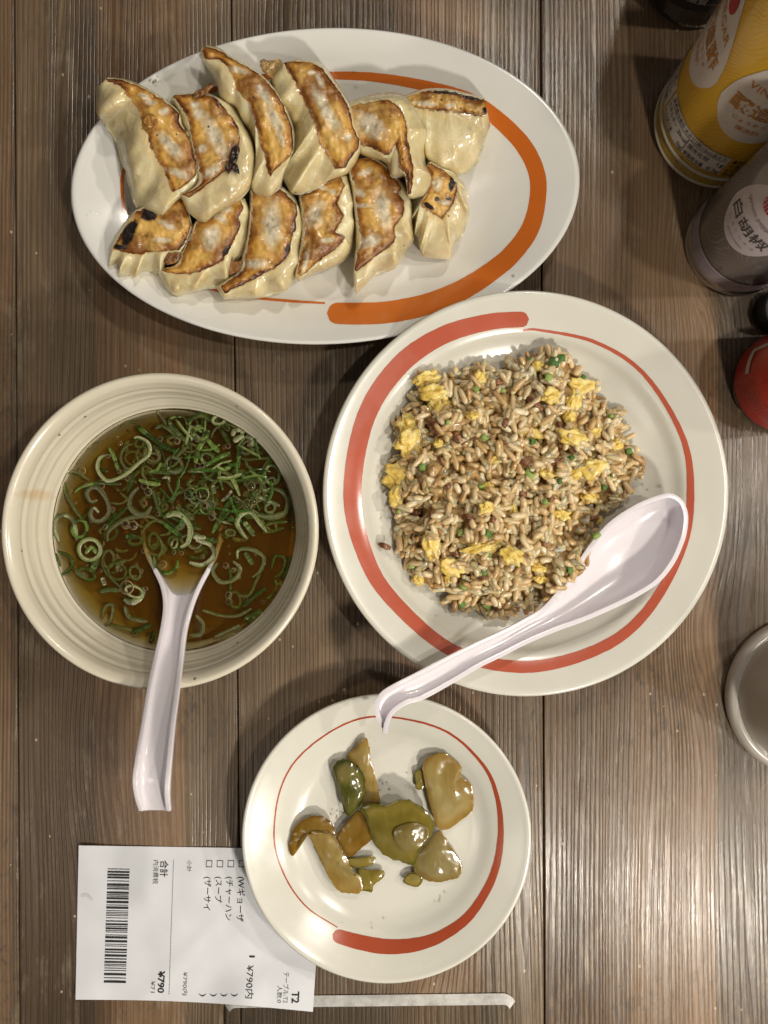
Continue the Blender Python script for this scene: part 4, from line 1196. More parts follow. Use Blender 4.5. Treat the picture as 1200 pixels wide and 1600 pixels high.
def dice(px, py, sx, sy, sz, rot, seed, mat=PORK, name="pork_piece", z=None):
    bm = bmesh.new()
    bmesh.ops.create_cube(bm, size=2.0)
    bmesh.ops.bevel(bm, geom=bm.edges[:], offset=0.35, segments=2, affect='EDGES')
    bmesh.ops.subdivide_edges(bm, edges=bm.edges[:], cuts=1, use_grid_fill=True)
    for v in bm.verts:
        k = 1 + 0.22 * mnoise.noise(v.co * 0.9 + Vector((seed, 0, 0))) + 0.1 * mnoise.noise(v.co * 2.4 + Vector((0, seed, 0)))
        v.co = Vector((v.co.x * sx, v.co.y * sy, v.co.z * sz)) * k
    me = bpy.data.meshes.new(name)
    bm.to_mesh(me); bm.free()
    me.polygons.foreach_set("use_smooth", [True] * len(me.polygons))
    o = obj(name, me, mat, frice)
    o.location = P(px, py, (heap_h(px, py) + 0.0014) if z is None else z)
    o.rotation_euler = (random.uniform(-0.3, 0.3), random.uniform(-0.3, 0.3), rot)
    return o
for k, (x, y, a, b, c_, r) in enumerate([(815, 772, 4.6, 2.0, 1.8, 0.05), (731, 809, 3.6, 2.0, 1.6, -0.1), (601, 853, 3.6, 1.6, 1.4, -0.4), (681, 668, 3.0, 5.0, 1.8, 0.5), (835, 630, 6.0, 1.5, 1.4, -0.75), (711, 860, 3.0, 3.6, 1.6, 0.3), (925, 810, 3.6, 1.9, 1.6, 0.1),
                                          (776, 598, 4.6, 2.0, 1.8, 0.2), (779, 948, 3.2, 2.0, 1.5, 0.1), (822, 722, 3.4, 2.2, 1.6, 0.9), (868, 722, 4.0, 1.7, 1.5, 0.3), (714, 682, 2.0, 4.2, 1.5, 0.6), (770, 812, 1.8, 1.7, 1.4, 0), (875, 665, 2.0, 3.4, 1.4, 0.2), (650, 800, 2.6, 2.2, 1.4, 0), (700, 760, 2.2, 1.6, 1.3, 0.8), (850, 850, 2.6, 1.5, 1.3, 0.4), (790, 660, 2.8, 1.6, 1.3, 1.2), (900, 700, 2.0, 2.6, 1.3, 0.2), (670, 810, 2.4, 1.6, 1.2, 0.9), (755, 905, 2.6, 1.8, 1.3, 0.3), (860, 780, 2.2, 1.6, 1.2, 0.1), (690, 720, 1.6, 2.4, 1.2, 0.5)]):
    dice(x, y, a * mm * 0.85, b * mm * 0.85, c_ * mm * 0.85, r, k * 2.3)
gm = M("scallion_bits")
gn = gm.noise(gm.coord(), 350, 3)
gm.p(color=gm.ramp(gm.math('ADD', gn, gm.math('MULTIPLY', gm.math('SUBTRACT', gm.n('ShaderNodeObjectInfo').outputs['Random'], 0.5), 0.5)), [(0.25, (0.035, 0.12, 0.015)), (0.5, (0.12, 0.26, 0.035)), (0.75, (0.34, 0.44, 0.11))]), rough=0.3, sss=0.2, ssss=0.001, coat=0.3, coatr=0.12, normal=gm.bump(gn, 0.4, 0.0008))
GREEN = gm.mat
def bit_mesh():
    vs = []
    for i, (a, z) in enumerate([(1.0, -0.5), (1.05, 0.0), (1.0, 0.5), (0.62, 0.5), (0.58, 0.0), (0.62, -0.5)]):
        for j in range(12):
            t = 2 * PI * j / 12
            vs.append((a * math.cos(t), a * math.sin(t) * 0.8, z * 1.6))
    f = gridfaces(6, 12, True) + [(5 * 12 + j, 5 * 12 + (j + 1) % 12, (j + 1) % 12, j) for j in range(12)]
    me = mesh("scallion_bit", vs, f)
    fix_normals(me)
    me.materials.append(GREEN)
    return me
BIT = bit_mesh()
bits = [(876, 560, 2.2), (866, 566, 2.6), (857, 590, 2.0), (744, 608, 1.4), (720, 614, 1.3), (832, 690, 1.6), (826, 742, 2.7), (757, 684, 1.7), (660, 730, 1.9), (875, 752, 1.4), (852, 784, 1.5), (890, 891, 1.7), (725, 915, 2.0), (643, 884, 1.8), (762, 946, 2.4), (762, 834, 2.0),
        (983, 705, 1.7), (950, 747, 1.4), (944, 762, 1.4), (911, 590, 1.5), (829, 562, 1.3), (752, 760, 1.4), (720, 712, 1.5), (671, 764, 1.4), (720, 832, 1.6), (764, 867, 1.3), (722, 944, 1.6), (625, 800, 1.7), (786, 610, 1.2), (955, 650, 1.3), (893, 715, 1.4), (700, 660, 1.2), (840, 840, 1.1), (757, 893, 2.0), (775, 787, 1.3)]
for x, y, s in bits:
    o = obj("scallion_bit", BIT, None, frice)
    o.location = P(x, y, heap_h(x, y) + 0.0020)
    s *= mm * 1.0
    o.scale = (s, s * 0.8, s)
    o.rotation_euler = (random.uniform(0.9, 2.2), random.uniform(-0.4, 0.4), random.uniform(0, 6.28))

o = obj("scallion_bit", BIT, None, frice)   # one bit sticks to the edge of the spoon
o.location = P(932, 837, 0.0352)
o.scale = (0.0021, 0.0019, 0.0016)
o.rotation_euler = (1.2, 0.2, 0.6)
# ------------------------------------------------------------------ white spoons
wm = M("white_melamine")
wm.p(color=(0.71, 0.67, 0.705), rough=wm.ramp(wm.noise(wm.coord(), 200, 4), [(0.3, 0.16), (0.7, 0.26)]), spec=0.5, sss=0.12, ssss=0.003, sssr=(1, 0.9, 0.95), coat=0.3, coatr=0.06)
MELA = wm.mat
def spoon(name, label, st, thick=0.0022, power=2.6, ncs=17):
    """st: stations (xL, yL, zL, xR, yR, zR, depth) in photograph pixels / metres"""
    n = 110
    q = cr([(s[0], s[1], s[2]) for s in st], 12)
    # resample by station parameter, keeping left/right in step
    m_ = len(st)
    T = np.linspace(0, m_ - 1, n)
    def spline(vals):
        v = np.array(vals, float)
        e = np.concatenate([[2 * v[0] - v[1]], v, [2 * v[-1] - v[-2]]])
        out = []
        for t in T:
            i = min(int(t), m_ - 2); u = t - i
            a, b, c_, d_ = e[i], e[i + 1], e[i + 2], e[i + 3]
            out.append(0.5 * (2 * b + (c_ - a) * u + (2 * a - 5 * b + 4 * c_ - d_) * u * u + (3 * b - a - 3 * c_ + d_) * u ** 3))
        return np.array(out)
    cols = [spline([s[k] for s in st]) for k in range(7)]
    vs = []
    for i in range(n):
        xl, yl, zl, xr, yr, zr, dp = (c_[i] for c_ in cols)
        a, b = P(xl, yl, zl), P(xr, yr, zr)
        for j in range(ncs):
            th = PI * j / (ncs - 1)
            cx, sx = math.cos(th), math.sin(th)
            u = -math.copysign(abs(cx) ** (2 / power), cx)
            d = abs(sx) ** (2 / power)
            p = a.lerp(b, (u + 1) / 2)
            p.z -= d * (dp + thick * 0.6)
            vs.append(p)
    me = mesh(name, vs, gridfaces(n, ncs))
    bm = bmesh.new(); bm.from_mesh(me)
    bmesh.ops.recalc_face_normals(bm, faces=bm.faces)
    if sum(fc.normal.z for fc in bm.faces) < 0: bmesh.ops.reverse_faces(bm, faces=bm.faces)
    bm.to_mesh(me); bm.free()
    o = obj(name, me, MELA)
    md = o.modifiers.new("wall", 'SOLIDIFY')
    md.thickness = thick
    md.offset = 1
    bv_ = o.modifiers.new("soft_edge", 'BEVEL')
    bv_.width = 0.0007; bv_.segments = 3; bv_.limit_method = 'ANGLE'; bv_.angle_limit = math.radians(50)
    return tag(o, label, "spoon")
spoon("soup_spoon", "white plastic spoon lying across the coral-swirl plate beside the fried rice", [
    (1074, 797, .0345, 1074.1, 797.4, .0345, -.0010), (1068.5, 784, .0345, 1075.5, 809, .0345, .0052), (1057, 774, .0345, 1074, 827, .0345, .0095), (1042, 771, .0343, 1069, 847, .0343, .0122), (1014, 779, .0336, 1054, 880, .0336, .0145), (985, 793, .0330, 1030, 910, .0330, .0155), (952, 816, .0322, 995, 933, .0322, .0152),
    (925, 846, .0315, 950, 955, .0318, .0130), (893, 892, .0312, 907, 973, .0318, .0098), (853, 944, .0315, 871, 986, .0322, .0068), (813, 970, .0328, 824, 1006, .0335, .0058), (778, 988, .0345, 787, 1025, .0350, .0052), (743, 1004, .0362, 750, 1043, .0368, .0050),
    (700, 1025, .0385, 706, 1069, .0390, .0050), (650, 1051, .0415, 662, 1093, .0418, .0050), (613, 1070, .0440, 636, 1101, .0440, .0052), (594, 1083, .0448, 617, 1114, .0445, .0056), (584, 1102, .0440, 609, 1128, .0435, .0050), (588, 1122, .0415, 606, 1141, .0408, .0030), (597, 1138, .0390, 606, 1147, .0385, .0012)])
spoon("soup_spoon", "white plastic spoon standing in the soup with its handle over the bowl rim", [
    (266, 742, .0235, 296, 738, .0235, .0012), (236, 756, .0240, 326, 750, .0240, .0060), (222, 790, .0255, 346, 782, .0255, .0090), (219, 830, .0290, 350, 828, .0290, .0105), (226, 866, .0330, 340, 868, .0332, .0105), (239, 893, .0362, 328, 893, .0365, .0090), (250, 918, .0395, 315, 917, .0398, .0072),
    (254, 946, .0430, 303, 946, .0435, .0062), (250, 980, .0485, 292, 986, .0490, .0058), (241, 1021, .0555, 286, 1030, .0560, .0056), (230, 1070, .0665, 280, 1080, .0680, .0056), (220, 1129, .0780, 273, 1134, .0800, .0056), (211, 1180, .0865, 268, 1188, .0890, .0058), (206, 1217, .0900, 265, 1226, .0925, .0062), (209, 1245, .0880, 265, 1250, .0900, .0055), (216, 1268, .0835, 267, 1268, .0850, .0035)], power=3.0)

# ------------------------------------------------------------------ pickles
def pickle_mat(name, stops, dark=None):
    m = M(name)
    co = m.coord()
    n = m.math('ADD', m.noise(co, 55, 2), m.math('MULTIPLY', m.math('SUBTRACT', m.noise(m.map(co, (1, 0.18, 1)), 420, 3, 0.5), 0.5), 0.30))
    col = m.ramp(n, stops)
    e = m.attr("edge").outputs['Fac']
    if dark is not None:
        col = m.mix(m.ramp(m.math('ADD', e, m.math('MULTIPLY', m.math('SUBTRACT', n, 0.5), 0.8)), [(0.82, 0.0), (1.0, 0.9)]), col, dark)
    m.p(color=col, rough=0.20, sss=0.6, ssss=0.006, trans=0.42, ior=1.36, sssr=(1.0, 0.7, 0.25), coat=0.5, coatr=0.10,
        normal=m.bump(m.math('ADD', m.noise(co, 70, 2), m.math('MULTIPLY', m.noise(m.map(co, (1, 0.18, 1)), 420, 3), 0.25)), 0.14, 0.0012))
    return m.mat
PK_CREAM = pickle_mat("cream_pickle", [(0.35, (0.40, 0.255, 0.06)), (0.5, (0.50, 0.355, 0.115)), (0.65, (0.56, 0.43, 0.18))], (0.33, 0.19, 0.03))
PK_BROWN = pickle_mat("brown_pickle", [(0.35, (0.24, 0.12, 0.012)), (0.5, (0.32, 0.185, 0.026)), (0.65, (0.38, 0.24, 0.05))], (0.20, 0.10, 0.009))
PK_GREEN = pickle_mat("green_pickle", [(0.30, (0.23, 0.185, 0.022)), (0.5, (0.33, 0.26, 0.05)), (0.7, (0.41, 0.325, 0.10))], (0.12, 0.12, 0.010))
PK_DARK = pickle_mat("dark_green_pickle", [(0.30, (0.085, 0.10, 0.012)), (0.5, (0.18, 0.17, 0.032)), (0.7, (0.34, 0.28, 0.10))], (0.04, 0.06, 0.006))
PK_GREY = pickle_mat("grey_pickle", [(0.35, (0.27, 0.195, 0.055)), (0.5, (0.35, 0.27, 0.095)), (0.65, (0.41, 0.33, 0.14))], (0.28, 0.185, 0.04))
def pickle(label, pts, mat, z, thick=0.0012, dome=0.0008, tilt=(0, 0), seed=0.0, wave=0.0012):
    q = cr(pts, 72, True)
    cen = q.mean(0)
    nr = 14
    vs, ed = [], []
    for k in range(nr):
        s = 1 - (k / nr) ** 1.0
        for i in range(len(q)):
            j = 1 + 0.045 * gnoise(i * 0.5, seed, 3) + 0.03 * gnoise(i * 1.3, seed, 8) if k == 0 else (1 + 0.02 * gnoise(i * 0.5, seed, 3) if k == 1 else 1)
            p = cen + (q[i] - cen) * s * j
            zt = z + dome * (1 - s * s) + wave * gnoise(p[0] * 0.035, p[1] * 0.035, seed) + 0.00012 * gnoise(p[0] * 0.15, p[1] * 0.15, seed) + tilt[0] * (p[0] - cen[0]) * 1e-5 + tilt[1] * (p[1] - cen[1]) * 1e-5
            floor = kp.on(p[0], p[1]).z
            vs.append(P(p[0], p[1], max(zt, floor + thick * 0.9)))
            ed.append(s)
    f = gridfaces(nr, len(q), True)
    vs.append(P(cen[0], cen[1], z + dome)); ed.append(0)
    for i in range(len(q)):
        f.append(((nr - 1) * len(q) + i, (nr - 1) * len(q) + (i + 1) % len(q), len(vs) - 1))
    me = mesh("pickle_slice", vs, f)
    add_attr(me, "edge", ed)
    bm = bmesh.new(); bm.from_mesh(me)
    bmesh.ops.recalc_face_normals(bm, faces=bm.faces)
    if sum(fc.normal.z for fc in bm.faces) < 0: bmesh.ops.reverse_faces(bm, faces=bm.faces)
    bm.to_mesh(me); bm.free()
    o = obj("pickle_slice", me, mat)
    md = o.modifiers.new("thickness", 'SOLIDIFY'); md.thickness = thick; md.offset = -1
    bv_ = o.modifiers.new("soft_edge", 'BEVEL'); bv_.width = 0.0007; bv_.segments = 2; bv_.limit_method = 'ANGLE'; bv_.angle_limit = math.radians(45)
    return tag(o, label, "pickle", "pickle slices on the side plate")
pickle("small olive pickle scrap tucked under the left edge of the cream frilly slice", [(648, 1207), (660, 1202), (664, 1216), (663, 1231), (650, 1233), (649, 1220)], PK_GREEN, 0.0092, seed=1)
pickle("upright tan pickle strip with a browned tip, topmost on the side plate", [(569, 1154), (577, 1163), (579, 1190), (586, 1212), (594, 1257), (580, 1262), (566, 1256), (563, 1232), (556, 1204), (542, 1184), (556, 1168)], PK_CREAM, 0.0105, tilt=(8, -6), seed=2)
pickle("dark green rolled pickle slice leaning on the left of the tan strip", [(521, 1197), (534, 1186), (550, 1190), (565, 1204), (571, 1226), (566, 1254), (546, 1276), (537, 1265), (531, 1239), (522, 1212)], PK_DARK, 0.0128, dome=0.0030, seed=3)
pickle("olive brown pickle slice half hidden between the pale slice and the folded one", [(526, 1306), (546, 1280), (564, 1266), (580, 1280), (582, 1309), (564, 1326), (546, 1340), (532, 1322)], PK_BROWN, 0.0110, dome=0.0004, seed=5)
pickle("curled brown pickle hook at the far left of the side plate", [(457, 1298), (470, 1284), (492, 1274), (511, 1279), (523, 1293), (523, 1306), (502, 1299), (483, 1306), (469, 1311), (467, 1324), (457, 1338), (451, 1324), (455, 1308)], PK_BROWN, 0.0118, dome=0.0016, seed=4)
pickle("thin olive pickle stem beside the pale broad slice", [(538, 1343), (560, 1340), (584, 1338), (586, 1347), (574, 1354), (556, 1356), (544, 1352)], PK_GREEN, 0.0096, seed=11)
pickle("small lime green pickle piece at the bottom end of the pale broad slice", [(560, 1358), (580, 1360), (599, 1360), (599, 1371), (584, 1383), (582, 1393), (574, 1393), (563, 1388)], PK_GREEN, 0.0092, seed=10)
pickle("pale broad pickle slice running down the lower left of the side plate", [(482, 1302), (502, 1298), (522, 1307), (531, 1322), (542, 1342), (553, 1362), (564, 1370), (566, 1393), (546, 1396), (528, 1391), (515, 1373), (504, 1351), (493, 1326)], PK_CREAM, 0.0128, dome=0.0008, seed=6)
pickle("tan fan-shaped pickle slice at the lower right of the side plate", [(683, 1299), (694, 1305), (704, 1322), (720, 1345), (722, 1362), (715, 1372), (697, 1377), (680, 1379), (660, 1373), (647, 1361), (648, 1344), (663, 1324)], PK_GREY, 0.0108, dome=0.0012, seed=8)
pickle("tiny green pickle scrap below the folded slice", [(630, 1378), (640, 1364), (658, 1366), (660, 1378), (650, 1386)], PK_GREEN, 0.0098, seed=12)
pickle("large folded olive pickle slice with dark green rind in the middle of the plate", [(562, 1264), (577, 1257), (602, 1258), (627, 1250), (653, 1257), (670, 1272), (678, 1288), (675, 1302), (654, 1333), (647, 1352), (627, 1347), (602, 1337), (584, 1318), (577, 1295), (570, 1275)], PK_GREEN, 0.0152, dome=0.0022, tilt=(4, -10), seed=7)
pickle("greyish inner fold of pickle lying on the folded olive slice", [(617, 1295), (630, 1288), (652, 1285), (669, 1295), (668, 1309), (653, 1327), (636, 1333), (622, 1322), (615, 1307)], PK_GREY, 0.0190, dome=0.0008, seed=9)
pickle("large cream frilly pickle slice at the upper right of the side plate", [(660, 1198), (668, 1185), (687, 1176), (707, 1185), (721, 1199), (721, 1214), (735, 1224), (740, 1247), (738, 1267), (723, 1280), (698, 1297), (683, 1291), (675, 1270), (667, 1237)], PK_CREAM, 0.0122, dome=0.0008, seed=13, wave=0.0014)

# ------------------------------------------------------------------ lettering
_fc = bpy.data.curves.new("lettering", 'FONT')
_fo = bpy.data.objects.new("lettering", _fc)
_ts = bpy.data.scenes.new("lettering")
_ts.collection.objects.link(_fo)
_cache = {}
def glyphs(s, bold=0.0):
    """outline mesh of a word in em units, first glyph at x=0 on the baseline"""
    if (s, bold) not in _cache:
        _fc.body = s
        _fc.offset = bold
        _fc.resolution_u = 3
        vl = _ts.view_layers[0]
        vl.update()
        dg = vl.depsgraph
        dg.update()
        me = bpy.data.meshes.new_from_object(_fo.evaluated_get(dg), depsgraph=dg)
        v = np.array([tuple(p.co[:2]) for p in me.vertices]).reshape(-1, 2)
        f = [tuple(p.vertices) for p in me.polygons]
        bpy.data.meshes.remove(me)
        if len(v): v[:, 0] -= v[:, 0].min()
        _cache[(s, bold)] = (v, f)
    return _cache[(s, bold)]

INK = simple("black_ink", (0.018, 0.018, 0.020), 0.5)
GREYINK = simple("grey_ink", (0.10, 0.10, 0.105), 0.5)

# ------------------------------------------------------------------ receipt
def sstep(a, b, x):
    t = min(1, max(0, (x - a) / (b - a)))
    return t * t * (3 - 2 * t)
def rz(px, py):
    z = 0.00006
    z += 0.0047 * sstep(300, 400, px + (py - 1560) * 0.6) * sstep(1478, 1553, py + (px - 440) * 0.05)
    z += 0.0018 * sstep(200, 118, px) * sstep(1480, 1565, py)
    z += 0.0009 * sstep(180, 123, px) * sstep(1400, 1321, py)
    fold = (px - 340) * 0.72 + (py - 1440) * 0.69
    z += 0.0007 * math.exp(-(fold / 14.0) ** 2) * sstep(380, 300, px)
    if px < 420: z += 0.0006 * (1 + gnoise(px * 0.02, py * 0.02, 4.0)) * sstep(430, 380, px)
    return z
receipt = thing("receipt", "white paper receipt with barcode partly under the small pickle plate", "receipt")
nu_, nv_ = 60, 44
vs = []
for j in range(nv_):
    v = j / (nv_ - 1)
    for i in range(nu_):
        u = i / (nu_ - 1)
        x = (123 * (1 - u) + 505 * u) * (1 - v) + (118 * (1 - u) + 489 * u) * v
        y = (1321 + 6 * u) * (1 - v) + (1562 * (1 - u) + 1581 * u - 5.5 * math.sin(PI * u)) * v
        vs.append(P(x, y, rz(x, y)))
me = mesh("paper", vs, gridfaces(nv_, nu_))
bm = bmesh.new(); bm.from_mesh(me)
if sum(fc.normal.z for fc in bm.faces) < 0: bmesh.ops.reverse_faces(bm, faces=bm.faces)
bm.to_mesh(me); bm.free()
pm2 = M("thermal_paper")
pn2 = pm2.noise(pm2.coord(), 400, 4)
pc2 = pm2.ramp(pm2.noise(pm2.coord(), 40, 4), [(0.35, (0.655, 0.662, 0.695)), (0.65, (0.71, 0.715, 0.745))])
pm2.p(color=pc2, rough=0.55, normal=pm2.bump(pn2, 0.08, 0.0004))
paper = obj("paper", me, pm2.mat, receipt)
RD = np.array((-0.0333, 1.0)); RU = np.array((1.0, 0.0333))
def rtext(s, x, y0, y1, hpx, bold=0.0, mat=INK, name="printed_text"):
    v, f = glyphs(s, bold)
    sx = (y1 - y0) / (v[:, 0].max() - v[:, 0].min())
    vs = []
    for a, b in v:
        q = np.array((x, y0)) + RD * (a * sx) + RU * (b * hpx)
        vs.append(P(q[0], q[1], rz(q[0], q[1]) + 0.00016))
    return obj(name, mesh(name, vs, f, False), mat, paper)
rtext("合計", 251.5, 1344, 1370, 14, 0.010)
rtext("内消費税", 240.5, 1344, 1381, 9.5, 0.0, GREYINK)
rtext("小計", 293, 1344, 1362, 8.0, 0.0, GREYINK)
rtext("(ザーサイ", 320.5, 1370, 1422, 12.5, 0.005)
rtext("(スープ", 337.5, 1370, 1410, 12.5, 0.005)
rtext("(チャーハン", 354.5, 1370, 1438, 12.5, 0.005)
rtext("(Wギョーザ", 372.5, 1370, 1440, 13, 0.005)
for x in (322, 339, 356, 373):
    rtext("□", x, 1344, 1355, 13.5, 0.0, GREYINK)
for x in (313.5, 330.5, 347, 363.5):
    rtext(")", x, 1552, 1557, 12, 0.0)
rtext("1", 389.5, 1493, 1496, 13)
rtext("¥790内", 386, 1508, 1560, 14)
rtext("¥790内", 286.5, 1519, 1555, 9, 0.0, GREYINK)
rtext("¥790", 247.5, 1517, 1551.5, 14, 0.026)
rtext("¥71", 236, 1533, 1551, 9, 0.0, GREYINK)
rtext("T2", 456.5, 1549, 1567.5, 16, 0.028)
rtext("テーブル:T2", 444, 1519, 1567, 10, 0.0, GREYINK)
rtext("人数:0", 434, 1540, 1567, 9, 0.0, GREYINK)
vs, f = [], []
def rquad(x0, x1, y0, y1):
    k = len(vs)
    for x, y in ((x0, y0), (x1, y0), (x1, y1), (x0, y1)):
        xx = x - 0.0333 * (y - 1344)
        yy = y + 0.02 * (x - x0)
        vs.append(P(xx, yy, rz(xx, yy) + 0.00016))
    f.append((k, k + 1, k + 2, k + 3))
y = 1344.0
while y < 1552:
    rquad(270.6, 271.6, y, y + 2.2); y += 3.4
obj("dashed_rule", mesh("dashed_rule", vs, f, False), GREYINK, paper)
vs, f = [], []
rb = random.Random(21)
y = 1357.0
while y < 1537:
    wd = rb.choice([1.2, 1.2, 2.0, 3.0, 3.6])
    rquad(168.6, 203.0, y, min(1538, y + wd)); y += wd + rb.choice([1.2, 1.2, 1.6, 2.4, 3.4])
obj("barcode", mesh("barcode", vs, f, False), INK, paper)
sm = simple("faint_smudge", (0.57, 0.56, 0.55), 0.6)
q = [(128, 1397), (136, 1396), (143, 1401), (145, 1408), (140, 1405), (134, 1401), (127, 1402)]
vs = [P(x, y, rz(x, y) + 0.00014) for x, y in cr(q, 30, True)]
obj("smudge", mesh("smudge", vs, [tuple(range(30))], False), sm, paper)

# ------------------------------------------------------------------ clear acrylic slab under the receipt
am = M("clear_acrylic")
am.nt.nodes.remove(am.b)
_g = am.n('ShaderNodeBsdfGlossy', ins={'Color': (1, 1, 1), 'Roughness': 0.03})
_t = am.n('ShaderNodeBsdfTransparent', ins={'Color': (0.985, 0.985, 0.975)})
_x = am.n('ShaderNodeMixShader', ins={0: am.n('ShaderNodeFresnel', ins={'IOR': 1.49}).outputs[0], 1: _t.outputs[0], 2: _g.outputs[0]})
am.nt.links.new(_x.outputs[0], am.out.inputs['Surface'])
fm = M("painted_edge_reflection")  # pale tone stands in for light reflected by the clear bevel
fn = fm.noise(fm.map(fm.coord(), (60, 400, 400)), 1.0, 4)
fn2 = fm.noise(fm.coord(), 150, 4, 0.65)
fm.p(color=fm.ramp(fn2, [(0.3, (0.50, 0.49, 0.46)), (0.6, (0.76, 0.75, 0.72))]), rough=0.22, coat=0.6, coatr=0.12, normal=fm.bump(fm.math('ADD', fn, fn2), 0.2, 0.0006))
slab = thing("acrylic_slab", "clear acrylic slab with bright polished edge lying at the bottom under the receipt", "acrylic slab")
TS = 0.0042
x0, x1, yt, yb = P(350, 0).x, P(806, 0).x, P(0, 1553).y - 0.0012, P(0, 1553).y - 0.085
rc = 0.0070
def rounded(inset, z):
    out = []
    for cx, cy, a0 in ((x1 - rc, yt - rc, 0), (x0 + rc, yt - rc, 90), (x0 + rc, yb + rc, 180), (x1 - rc, yb + rc, 270)):
        for k in range(9):
            a = math.radians(a0 + k * 90 / 8)
            x, y = cx + (rc - inset) * math.cos(a), cy + (rc - inset) * math.sin(a)
            y += 0.013 * (x - x0) * 0.9    # it lies slightly askew
            out.append((x, y, z))
    return out
R_ = [rounded(0.0002, 0.0002), rounded(0.0, 0.0005), rounded(0.0036, TS - 0.0001), rounded(0.0039, TS)]
npt = 36
vs = [p for r in R_ for p in r]
f = gridfaces(4, npt, True) + [tuple(range(npt))[::-1], tuple(range(3 * npt, 4 * npt))]
me = mesh("slab_body", vs, f, False)
fix_normals(me)
obj("slab_body", me, am.mat, slab)
# pale face painting the bright reflection in the edge nearest the plates
a, b = R_[1], R_[2]
vs, f = [], []
for k in range(2, 16):
    for r in (a, b):
        x, y, z = r[k]
        vs.append((x, y + 0.00015, z + 0.00012))
for k in range(13):
    f.append((2 * k, 2 * k + 1, 2 * k + 3, 2 * k + 2))
me = mesh("edge_reflection", vs, f, True)
bm = bmesh.new(); bm.from_mesh(me)
if sum(fc.normal.y for fc in bm.faces) < 0: bmesh.ops.reverse_faces(bm, faces=bm.faces)
bm.to_mesh(me); bm.free()
obj("edge_reflection", me, fm.mat, slab)

# ------------------------------------------------------------------ condiments
def lathe(name, c, prof, mat, parent, n=72, dense=None):
    pr = prof if dense is None else cr(prof, dense)
    vs = []
    for r, z in pr:
        for k in range(n):
            t = 2 * PI * k / n
            vs.append((c.x + r * math.cos(t), c.y + r * math.sin(t), z))
    me = mesh(name, vs, gridfaces(len(pr), n, True))
    fix_normals(me)
    o = obj(name, me, mat, parent)
    return o
def cyl(c, r, th, z):
    t = math.radians(th)
    return (c.x + r * math.cos(t), c.y + r * math.sin(t), z)
def ctext(s, c, r, th, z, em, mat, parent, bold=0.0, align=0.5, width=None, name="printed_text"):
    """lettering wrapped round an upright container: th (deg) and z of the baseline"""
    v, f = glyphs(s, bold)
    W = v[:, 0].max()
    sx = em if width is None else width / W
    vs = [cyl(c, r, th + math.degrees((a - W * align) * sx / r), z + b * em) for a, b in v]
    return obj(name, mesh(name, vs, f, False), mat, parent)
def cpatch(name, pts, c, r, mat, parent, nr=10, n=72):
    """printed shape on the wall: pts = (theta deg, z)"""
    q = cr(pts, n, True)
    cen = q.mean(0)
    vs = []
    for k in range(nr):
        s = 1 - k / nr
        for p in q:
            w_ = cen + (p - cen) * s
            vs.append(cyl(c, r, w_[0], w_[1]))
    f = gridfaces(nr, n, True)
    vs.append(cyl(c, r, *cen))
    f += [((nr - 1) * n + i, (nr - 1) * n + (i + 1) % n, len(vs) - 1) for i in range(n)]
    me = mesh(name, vs, f)
    fix_normals(me)
    return obj(name, me, mat, parent)
def cquad(name, t0, t1, z0, z1, c, r, mat, parent, n=24):
    vs, f = [], []
    for k in range(n + 1):
        t = t0 + (t1 - t0) * k / n
        vs += [cyl(c, r, t, z0), cyl(c, r, t, z1)]
    for k in range(n):
        f.append((2 * k, 2 * k + 2, 2 * k + 3, 2 * k + 1))
    return obj(name, mesh(name, vs, f), mat, parent)
def drop(tc, hw, z0, z1):
    zm = z0 + (z1 - z0) * 0.36
    return [(tc, z0), (tc + hw * 0.55, z0 + (zm - z0) * 0.16), (tc + hw * 0.92, z0 + (zm - z0) * 0.6), (tc + hw, zm), (tc + hw * 0.82, zm + (z1 - zm) * 0.38), (tc + hw * 0.42, zm + (z1 - zm) * 0.78), (tc, z1),
            (tc - hw * 0.42, zm + (z1 - zm) * 0.78), (tc - hw * 0.82, zm + (z1 - zm) * 0.38), (tc - hw, zm), (tc - hw * 0.92, z0 + (zm - z0) * 0.6), (tc - hw * 0.55, z0 + (zm - z0) * 0.16)]

# yellow vinegar bottle
yc = P(1118, 199, 0); yr = 0.0333
vin = thing("vinegar_bottle", "yellow labelled vinegar bottle behind the grey pepper can", "bottle")
vm_ = M("vinegar_in_plastic")
vm_.p(color=(0.80, 0.50, 0.09), rough=0.12, trans=0.55, ior=1.45, sss=0.0, coat=0.5, coatr=0.05)
lathe("bottle_body", yc, [(0, 0.0016), (0.022, 0.0014), (0.026, 0.0002), (0.0295, 0.0002), (0.0318, 0.0014), (0.0330, 0.0040), (0.0333, 0.0066), (0.0328, 0.0086), (0.0322, 0.0100), (0.0328, 0.0114), (0.0332, 0.0134), (0.0331, 0.0160), (0.0331, 0.1180), (0.0322, 0.1260), (0.0280, 0.1360), (0.0200, 0.1460), (0.0150, 0.1530), (0.0140, 0.1580), (0.0140, 0.1640), (0, 0.1640)], vm_.mat, vin)
ringm = simple("frosted_ring", (0.66, 0.60, 0.46), 0.35, trans=0.25)
for zr in (0.0052, 0.0136):
    lathe("moulded_ring", yc, [(yr - 0.0006, zr - 0.0012), (yr + 0.00045, zr - 0.0008), (yr + 0.0006, zr), (yr + 0.00045, zr + 0.0008), (yr - 0.0006, zr + 0.0012)], ringm, vin)
lm = M("yellow_label")
lo_ = lm.coord()
wv = lm.n('ShaderNodeTexWave', wave_type='RINGS', ins={'Vector': lm.map(lo_, (1, 1, 1.3)), 'Scale': 150.0, 'Distortion': 40.0, 'Detail': 2.0, 'Detail Scale': 0.22})
